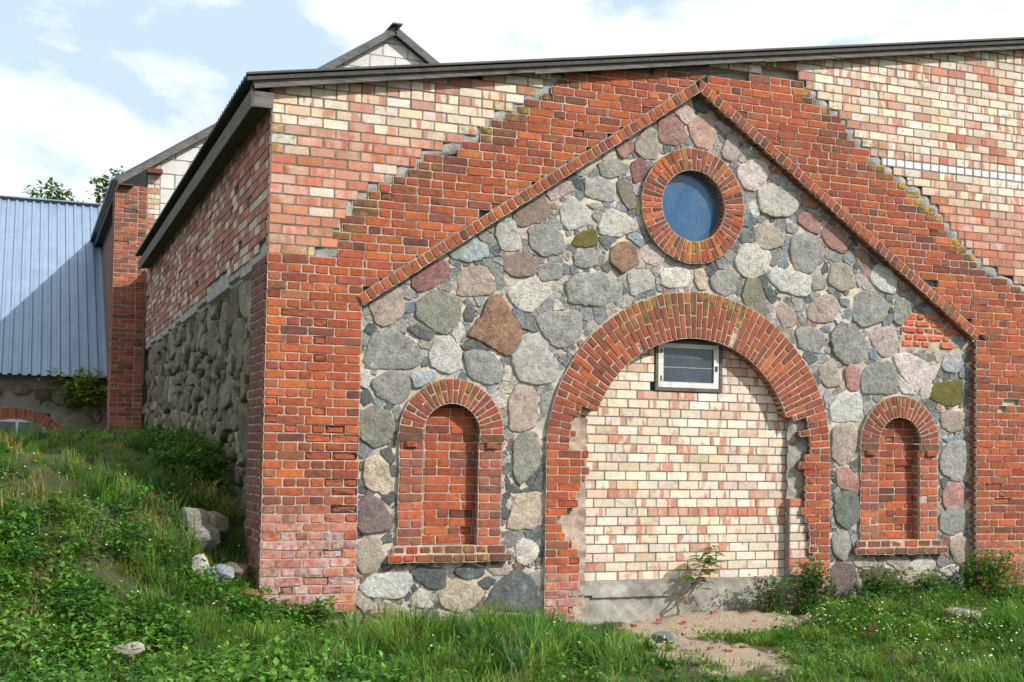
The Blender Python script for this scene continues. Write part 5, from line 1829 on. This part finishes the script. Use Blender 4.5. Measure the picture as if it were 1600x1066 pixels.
def tufts(n, x0, x1, y0, y1, per, lmin, lmax, dry=0.06, wid=0.0042):
    cx, cy = RNG.uniform(x0, x1, n), RNG.uniform(y0, y1, n)
    k = in_plan(cx, cy) & ~(bare(cx, cy) & (RNG.random(n) < 0.93))
    cx, cy = cx[k], cy[k]
    n = len(cx)
    tl = RNG.uniform(lmin, lmax, n) * (0.7 + 0.5 * (noise2(cx * 1.1, cy * 1.2, 4) > 0))
    tl = np.where(soilness(cx, cy) < 2.2, tl * 0.62, tl)
    taz = RNG.uniform(0, 6.28, n)
    zone = noise2(cx * 0.8, cy * 0.9, 8)
    gi = np.clip((RNG.integers(0, 5, n) * 0.6 + (zone + 1) * 1.3).astype(int), 0, 4)
    gi = np.where(RNG.random(n) < dry, 5, gi)
    px = np.repeat(cx, per) + RNG.normal(0, 0.05, n * per)
    py = np.repeat(cy, per) + RNG.normal(0, 0.05, n * per)
    keep = in_plan(px, py)
    ln = np.repeat(tl, per) * RNG.uniform(0.45, 1.15, n * per)
    az = np.repeat(taz, per) + RNG.normal(0, 1.1, n * per)
    lean = np.clip(RNG.normal(0.72, 0.30, n * per), 0.05, 1.25)
    col = GREENS[np.repeat(gi, per)] * np.repeat(RNG.uniform(0.55, 1.3, (n, 1)), per, 0) * RNG.uniform(0.7, 1.3, (n * per, 1))
    wd = wid * RNG.uniform(0.6, 1.3, n * per)
    return [a[keep] for a in (px, py, ln, lean, az, wd, col)]


groups = [tufts(2600, -0.6, 10.6, -4.6, 0.0, 26, 0.07, 0.20, 0.10, 0.0052), tufts(3000, -5.2, 0.2, -4.2, 4.6, 24, 0.05, 0.18, 0.30, 0.0048), tufts(260, -5.0, 0.0, -3.6, 4.0, 40, 0.22, 0.36, 0.1, 0.0055), tufts(650, -5.5, 0.1, 4.0, 17.3, 22, 0.18, 0.36, 0.05, 0.0065),
          tufts(300, -0.4, 3.4, -3.2, -0.55, 50, 0.22, 0.40, 0.0, 0.0075), tufts(140, 5.4, 10.0, -3.6, -0.3, 50, 0.2, 0.36, 0.05, 0.005), tufts(70, 2.7, 3.7, -1.0, -0.1, 60, 0.28, 0.46, 0.0, 0.0065), tufts(26, 4.2, 5.0, -2.2, -1.2, 50, 0.2, 0.34, 0.0, 0.006), tufts(160, -1.2, 0.1, -2.5, -0.2, 40, 0.2, 0.34, 0.0)]
cat = [np.concatenate([q[i] for q in groups]) for i in range(7)]
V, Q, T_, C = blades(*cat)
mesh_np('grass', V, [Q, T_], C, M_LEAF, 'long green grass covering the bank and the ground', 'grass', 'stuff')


# ------------------------------------------------------------------ broad-leaved weeds
def leaf_cloud(cx, cy, cz, az, tilt, size, col, aspect=0.62):
    """Pointed leaves folded a little along the midrib, one per entry."""
    n = len(cx)
    ca, sa, ct, st = np.cos(az), np.sin(az), np.cos(tilt), np.sin(tilt)
    ax = np.stack([ca * ct, sa * ct, st], 1)                    # leaf axis
    sd = np.stack([-sa, ca, np.zeros(n)], 1)
    up = np.cross(ax, sd)
    o = np.stack([cx, cy, cz], 1)
    s = size[:, None]
    P = [o, o + ax * s * 0.42 + sd * s * aspect * 0.5 + up * s * 0.10, o + ax * s - up * s * 0.06, o + ax * s * 0.42 - sd * s * aspect * 0.5 + up * s * 0.10, o + ax * s * 0.5]
    V = np.stack(P, 1).reshape(-1, 3)
    b = np.arange(n)[:, None] * 5
    T = np.concatenate([b + np.array([t]) for t in ((0, 1, 4), (1, 2, 4), (2, 3, 4), (3, 0, 4))])
    return V, T, np.repeat(col, 5, 0)


WG = np.array([lin(84, 138, 48), lin(70, 122, 44), lin(100, 152, 56), lin(58, 106, 44), lin(122, 160, 66)]) * 0.74


def weed_leaves(centres, per, hmin, hmax, spread, s0, s1, pal=WG):
    c = np.asarray(centres, float)
    n = len(c)
    hh = np.repeat(RNG.uniform(hmin, hmax, n), per)
    t = RNG.random(n * per) ** 0.7
    az = RNG.uniform(0, 6.28, n * per)
    rr = spread * RNG.random(n * per) ** 0.5 * (1.15 - 0.6 * t)
    x, y = np.repeat(c[:, 0], per) + rr * np.cos(az), np.repeat(c[:, 1], per) + rr * np.sin(az)
    z = height(np.repeat(c[:, 0], per), np.repeat(c[:, 1], per)) + hh * t
    if c.shape[1] > 2: z = np.repeat(c[:, 2], per) + hh * t
    k = in_plan(x, y)
    sz = RNG.uniform(s0, s1, n * per)
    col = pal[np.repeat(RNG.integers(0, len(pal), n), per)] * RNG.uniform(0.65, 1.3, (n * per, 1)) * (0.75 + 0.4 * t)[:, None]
    return leaf_cloud(x[k], y[k], z[k], (az + RNG.normal(0, 0.6, n * per))[k], RNG.normal(0.1, 0.45, n * per)[k], sz[k], col[k])


def scatter(n, x0, x1, y0, y1, cond=None):
    p = np.c_[RNG.uniform(x0, x1, n), RNG.uniform(y0, y1, n)]
    k = in_plan(p[:, 0], p[:, 1]) & ~bare(p[:, 0], p[:, 1])
    if cond is not None: k &= cond(p[:, 0], p[:, 1])
    return p[k]


wd = [weed_leaves(scatter(1700, -4.5, 0.3, -4.2, 0.2, lambda x, y: noise2(x * 1.3, y * 1.4, 11) > -0.35), 24, 0.06, 0.30, 0.16, 0.03, 0.085),
      weed_leaves(scatter(900, -4.5, 0.0, 0.0, 6.0, lambda x, y: noise2(x * 1.5, y * 1.4, 12) > 0.15), 22, 0.05, 0.22, 0.14, 0.04, 0.075),
      weed_leaves(scatter(100, -0.8, 1.0, -0.75, -0.05), 26, 0.08, 0.24, 0.15, 0.05, 0.09),
      weed_leaves(scatter(60, 0.9, 3.0, -0.45, -0.05), 20, 0.1, 0.3, 0.12, 0.03, 0.06),
      weed_leaves(scatter(700, 5.6, 10.5, -2.6, -0.05), 24, 0.06, 0.26, 0.14, 0.03, 0.06),
      weed_leaves(scatter(520, 0.2, 9.5, -4.2, -0.6), 22, 0.05, 0.18, 0.14, 0.03, 0.06),
      weed_leaves(scatter(160, -0.75, 0.02, 1.6, 5.0), 26, 0.10, 0.26, 0.18, 0.05, 0.08, WG * 0.8)]
off, Vs, Ts, Cs = 0, [], [], []
for a, b, c in wd:
    Vs.append(a); Ts.append(b + off); Cs.append(c); off += len(a)
mesh_np('weeds', np.concatenate(Vs), [np.concatenate(Ts)], np.concatenate(Cs), M_LEAF, 'low broad-leaved weeds growing through the grass', 'weeds', 'stuff')

# daisies and a few yellow flowers
fl = np.concatenate([scatter(360, 5.0, 9.5, -4.0, -1.0), scatter(130, -3.5, 0.2, -3.6, 1.5), scatter(30, 1.0, 4.0, -3.2, -1.2)])
mb = MB()
for x, y in fl:
    z = float(height(x, y)) + random.uniform(0.10, 0.24)
    s = random.uniform(0.005, 0.010)
    c = lin(238, 238, 230) * 0.9 if random.random() < 0.9 else lin(226, 190, 40) * 0.9
    mb.add([(x - s, y - s * 0.6, z), (x + s, y - s * 0.6, z + s * 0.3), (x + s * 0.7, y + s, z + s), (x - s * 0.7, y + s, z + s * 0.8), (x, y - s * 0.2, z + s * 0.9)],
           [(0, 1, 4), (1, 2, 4), (2, 3, 4), (3, 0, 4), (3, 2, 1, 0)], c)
o = mb.build('wildflowers', M_LEAF, None, center=False)
tag(o, 'scattered tiny white and yellow flowers in the grass', 'flowers', kind='stuff')


# crumbs of brick, mortar and stone on the bare earth
mb = MB()
for k in range(260):
    x, y = 3.2 + random.random() * 3.0, -2.9 + 2.9 * random.random()
    if soilness(x, y) > 1.1: continue
    s = random.choice((0.008, 0.012, 0.018, 0.028))
    c = random.choice((lin(176, 92, 66), lin(170, 160, 144), lin(150, 146, 138), lin(196, 178, 150))) * 0.7
    z = float(height(x, y))
    mb.box(x - s, x + s, y - s * 0.8, y + s * 0.8, z - s * 0.3, z + s * 0.8, c, jit=s * 0.35)
o = mb.build('rubble', M_STONE, None, center=False)
tag(o, 'small crumbs of brick and mortar on the bare earth', 'rubble', kind='stuff')


# ------------------------------------------------------------------ single plants
def shrub(name, label, cat, x, y, n, h, spread, s0, s1, pal, grp=None, z=None, stems=5):
    z0 = float(height(x, y)) if z is None else z
    e = empty(name, (x, y, z0), label, cat, grp)
    k = max(6, n // 28)
    ctr = np.c_[x + RNG.normal(0, spread * 0.42, k), y - np.abs(RNG.normal(0, spread * 0.28, k)), np.full(k, z0)]
    a, b, c = weed_leaves(ctr, 28, h * 0.55, h, spread * 0.42, s0, s1, pal)
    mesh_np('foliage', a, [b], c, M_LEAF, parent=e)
    mb = MB()
    for j in range(stems):
        q = ctr[j % k]
        mb.tube([(x + (q[0] - x) * 0.3, y + (q[1] - y) * 0.3, z0 - 0.03), (q[0] * 0.6 + x * 0.4, q[1] * 0.6 + y * 0.4, z0 + h * 0.45), (q[0], q[1], z0 + h * 0.9)], (0.008, 0.006, 0.003), 5, lin(92, 84, 50) * 0.8)
    mb.build('stem', M_BARK, e)
    return e


BUSH = np.array([lin(96, 140, 48), lin(78, 120, 44), lin(112, 150, 56), lin(64, 98, 44)]) * 0.78
NET = np.array([lin(78, 128, 56), lin(66, 112, 50), lin(92, 140, 66), lin(106, 112, 66)]) * 0.76
shrub('bush', 'rounded leafy green bush against the brick flank at the far end', 'bush', 8.62, -0.28, 2600, 0.66, 0.46, 0.035, 0.065, BUSH)
shrub('nettle_clump', 'bushy nettle clump in front of the purple stone beside the arch jamb', 'nettles', 7.15, -0.25, 1100, 0.40, 0.42, 0.04, 0.075, NET, 'nettles along the wall')
shrub('nettle_clump', 'low nettles under the sill of the niche beyond the arch', 'nettles', 7.8, -0.22, 900, 0.34, 0.35, 0.04, 0.07, NET, 'nettles along the wall')
shrub('nettle_clump', 'browning weeds against the concrete plinth under the yellow panel', 'nettles', 5.75, -0.05, 800, 0.40, 0.40, 0.035, 0.065, np.vstack([NET, [lin(120, 92, 58) * 0.7, lin(104, 80, 56) * 0.7]]), 'nettles along the wall')
shrub('nettle_clump', 'tall nettles climbing the broken jamb at the panel corner', 'nettles', 6.35, -0.03, 1200, 0.62, 0.34, 0.04, 0.075, NET, 'nettles along the wall')
shrub('nettle_clump', 'broad-leaved plants at the foot of the corner pier', 'nettles', 0.42, -0.16, 420, 0.34, 0.30, 0.05, 0.10, WG, 'nettles along the wall')
shrub('nettle_clump', 'dense dark weeds in the shade beside the boulder wall', 'nettles', -0.40, 2.1, 500, 0.26, 0.4, 0.045, 0.08, NET * 0.85, 'nettles along the wall')
shrub('nettle_clump', 'leafy weeds below the stone heap by the pier', 'nettles', -0.42, -0.45, 520, 0.28, 0.45, 0.045, 0.085, NET, 'nettles along the wall')
shrub('nettle_clump', 'dry-stemmed weeds at the base of the stones beside the pier', 'nettles', 1.25, -0.08, 260, 0.38, 0.22, 0.025, 0.05, np.vstack([NET, [lin(132, 112, 70) * 0.7] * 2]), 'nettles along the wall')
shrub('creeper', 'yellow-green creeper hanging on the outbuilding wall below its blue roof', 'creeper', -1.05, 17.22, 1100, 0.95, 0.62, 0.09, 0.15, np.array([lin(150, 170, 70), lin(120, 150, 60), lin(166, 176, 80)]) * 0.8, z=2.75)

SAP = empty('sapling', (4.62, 0.02, 0.10), 'small sapling with a forked stem in front of the yellow brick panel', 'sapling')
mb = MB()
trunk = [(4.62, 0.03, 0.08), (4.66, 0.02, 0.20), (4.63, 0.02, 0.30), (4.76, 0.0, 0.42), (4.90, -0.01, 0.58), (4.99, -0.02, 0.78)]
mb.tube(trunk, (0.018, 0.016, 0.014, 0.011, 0.008, 0.004), 7, lin(122, 104, 78) * 0.8)
mb.tube([(4.64, 0.02, 0.28), (4.78, 0.05, 0.34), (4.90, 0.04, 0.50), (4.94, 0.03, 0.62)], (0.010, 0.008, 0.006, 0.004), 6, lin(122, 104, 78) * 0.8)
mb.tube([(4.99, -0.02, 0.62), (5.15, -0.03, 0.38), (5.38, -0.04, 0.26), (5.6, -0.03, 0.18)], (0.004, 0.0035, 0.003, 0.002), 5, lin(150, 130, 90) * 0.8)
mb.build('stem', M_BARK, SAP)
for k in range(60):
    b = np.array(trunk[-1] if k % 3 else trunk[-2]) + RNG.normal(0, 0.05, 3) * np.array([1, 0.5, 1.3])
    az, ln = RNG.uniform(0, 6.28), RNG.uniform(0.10, 0.19)
    m_ = 7
    t = np.repeat(np.linspace(0.25, 1, m_), 2)
    sd = np.tile([-1, 1], m_)
    drop = -0.5 * t ** 2 * ln * RNG.uniform(0.2, 1.2)
    V, T_, C = leaf_cloud(b[0] + np.cos(az) * ln * t, b[1] - abs(np.sin(az)) * ln * t * 0.6, b[2] + 0.3 * ln * t + drop, az + sd * 0.9, np.full(2 * m_, -0.15), np.full(2 * m_, 0.06) * (1.1 - 0.4 * t),
                          np.tile(random.choice((lin(110, 150, 50), lin(150, 130, 60), lin(92, 136, 48), lin(128, 152, 58))) * 0.8, (2 * m_, 1)))
    mesh_np('leaf', V, [T_], C, M_LEAF, parent=SAP)


# ------------------------------------------------------------------ loose rocks
def rock(x, y, z, sx, sy, sz, col, label, seed, cat='rock'):
    r_ = np.random.default_rng(seed)
    nu, nv = 20, 13
    vs = []
    cuts_ = []
    for _ in range(13):
        pn = r_.normal(0, 1, 3); pn /= np.linalg.norm(pn); cuts_.append((pn, r_.uniform(0.72, 1.0)))
    for j in range(nv + 1):
        ph = math.pi * j / nv
        for i in range(nu):
            t = 2 * math.pi * i / nu
            d = np.array([math.sin(ph) * math.cos(t), math.sin(ph) * math.sin(t), math.cos(ph)])
            k = 1 + 0.16 * float(noise2(np.array(d[0] * 2 + seed), np.array(d[1] * 2 + d[2] * 2), seed)) + 0.05 * r_.normal() * math.sin(ph)
            q = d * 1.25
            for pn, pt in cuts_:
                e_ = float(q @ pn) - pt
                if e_ > 0: q = q - pn * e_
            vs.append(np.array([x, y, z]) + q * (0.6 + 0.4 * k) * np.array([sx, sy, sz]))
    fs = [(j * nu + i, j * nu + (i + 1) % nu, (j + 1) * nu + (i + 1) % nu, (j + 1) * nu + i) for j in range(nv) for i in range(nu)]
    o = MB().add(vs, fs, lin(*col) * 0.72, (0, 0, r_.random())).build('rock', M_STONE, None, smooth=False)
    return tag(o, label, cat, 'loose rocks')


def on(x, y): return float(height(x, y))


rock(-0.56, 0.75, on(-0.56, 0.75) + 0.13, 0.14, 0.13, 0.13, (160, 156, 146), 'upper grey boulder of the heap between bank and pier', 1)
rock(-0.47, 0.62, on(-0.47, 0.62) + 0.12, 0.17, 0.15, 0.13, (146, 142, 134), 'rounded grey boulder leaning in the heap beside the pier', 2)
rock(-0.33, 0.85, on(-0.33, 0.85) + 0.20, 0.14, 0.13, 0.12, (150, 140, 128), 'brownish boulder at the back of the heap in the pier shade', 3)
rock(-0.57, 0.05, on(-0.57, 0.05) + 0.12, 0.09, 0.10, 0.14, (226, 222, 208), 'pale cream block standing at the foot of the heap', 4, 'block')
rock(-0.40, 0.05, on(-0.40, 0.05) + 0.10, 0.16, 0.13, 0.11, (150, 158, 166), 'blue-grey slab at the foot of the heap', 5)
rock(-0.22, 0.25, on(-0.22, 0.25) + 0.13, 0.17, 0.13, 0.10, (122, 104, 88), 'long brown stone wedged against the pier', 6)
rock(-0.14, -0.02, on(-0.14, -0.02) + 0.06, 0.15, 0.12, 0.08, (168, 120, 74), 'rusty orange stone at the base of the pier', 7)
rock(7.05, -1.75, on(7.05, -1.75) + 0.09, 0.17, 0.14, 0.11, (198, 194, 190), 'white-grey rock lying in the grass beyond the bare earth', 8)
rock(3.62, -1.55, on(3.62, -1.55) + 0.04, 0.10, 0.09, 0.06, (120, 132, 136), 'small blue-grey stone on the trodden earth', 9)
rock(-1.39, -2.35, on(-1.39, -2.35) + 0.18, 0.10, 0.08, 0.06, (182, 176, 164), 'grey stone half buried in weeds at the bottom of the bank', 10)


# ------------------------------------------------------------------ trees beyond the outbuilding
def tree(x, y, zc, rx, rz, n, label, seed, lean=0.0):
    rg = np.random.default_rng(seed)
    z0 = 1.8
    e = empty('tree', (x, y, z0), label, 'tree', 'trees behind the outbuilding')
    mb = MB()
    top = zc + rz * 0.4
    mb.tube([(x, y, z0 - 0.2), (x + 0.1, y, z0 + (top - z0) * 0.4), (x + lean * 0.5, y, z0 + (top - z0) * 0.75), (x + lean, y, top)], (0.30, 0.22, 0.14, 0.05), 8, lin(98, 84, 66) * 0.7)
    cl = []
    for k in range(16):
        d = rg.normal(0, 1, 3); d /= np.linalg.norm(d)
        q = np.array([x + lean, y, zc]) + d * np.array([rx, rx, rz]) * rg.uniform(0.35, 1.0)
        mb.tube([(x + lean * 0.6, y, z0 + (top - z0) * 0.7), (q + np.array([x + lean, y, zc])) / 2, q], (0.10, 0.05, 0.015), 5, lin(98, 84, 66) * 0.7)
        cl.append((q, rg.uniform(0.28, 0.5) * rx))
    mb.build('trunk', M_BARK, e)
    P = []
    for q, s in cl:
        m_ = n // 16
        d = rg.normal(0, 1, (m_, 3)); d /= np.linalg.norm(d, axis=1, keepdims=True)
        P.append(q + d * s * rg.random((m_, 1)) ** 0.45)
    P = np.concatenate(P)
    pal = np.array([lin(84, 116, 52), lin(66, 96, 44), lin(104, 132, 62)]) * 0.75
    V, T_, C = leaf_cloud(P[:, 0], P[:, 1], P[:, 2], rg.uniform(0, 6.28, len(P)), rg.normal(0, 0.6, len(P)), rg.uniform(0.16, 0.30, len(P)), pal[rg.integers(0, 3, len(P))] * rg.uniform(0.7, 1.3, (len(P), 1)))
    mesh_np('crown', V, [T_], C, M_LEAF, parent=e)


tree(-1.0, 38.0, 10.7, 1.6, 1.2, 1150, 'bushy green tree rising over the blue roof beside the rear building', 21, -0.5)
tree(1.1, 40.0, 11.9, 1.2, 1.6, 900, 'tree top close against the rear building eave', 22)
tree(-3.9, 40.0, 10.6, 1.1, 0.9, 1200, 'small tree top just showing at the edge of the blue roof', 23)
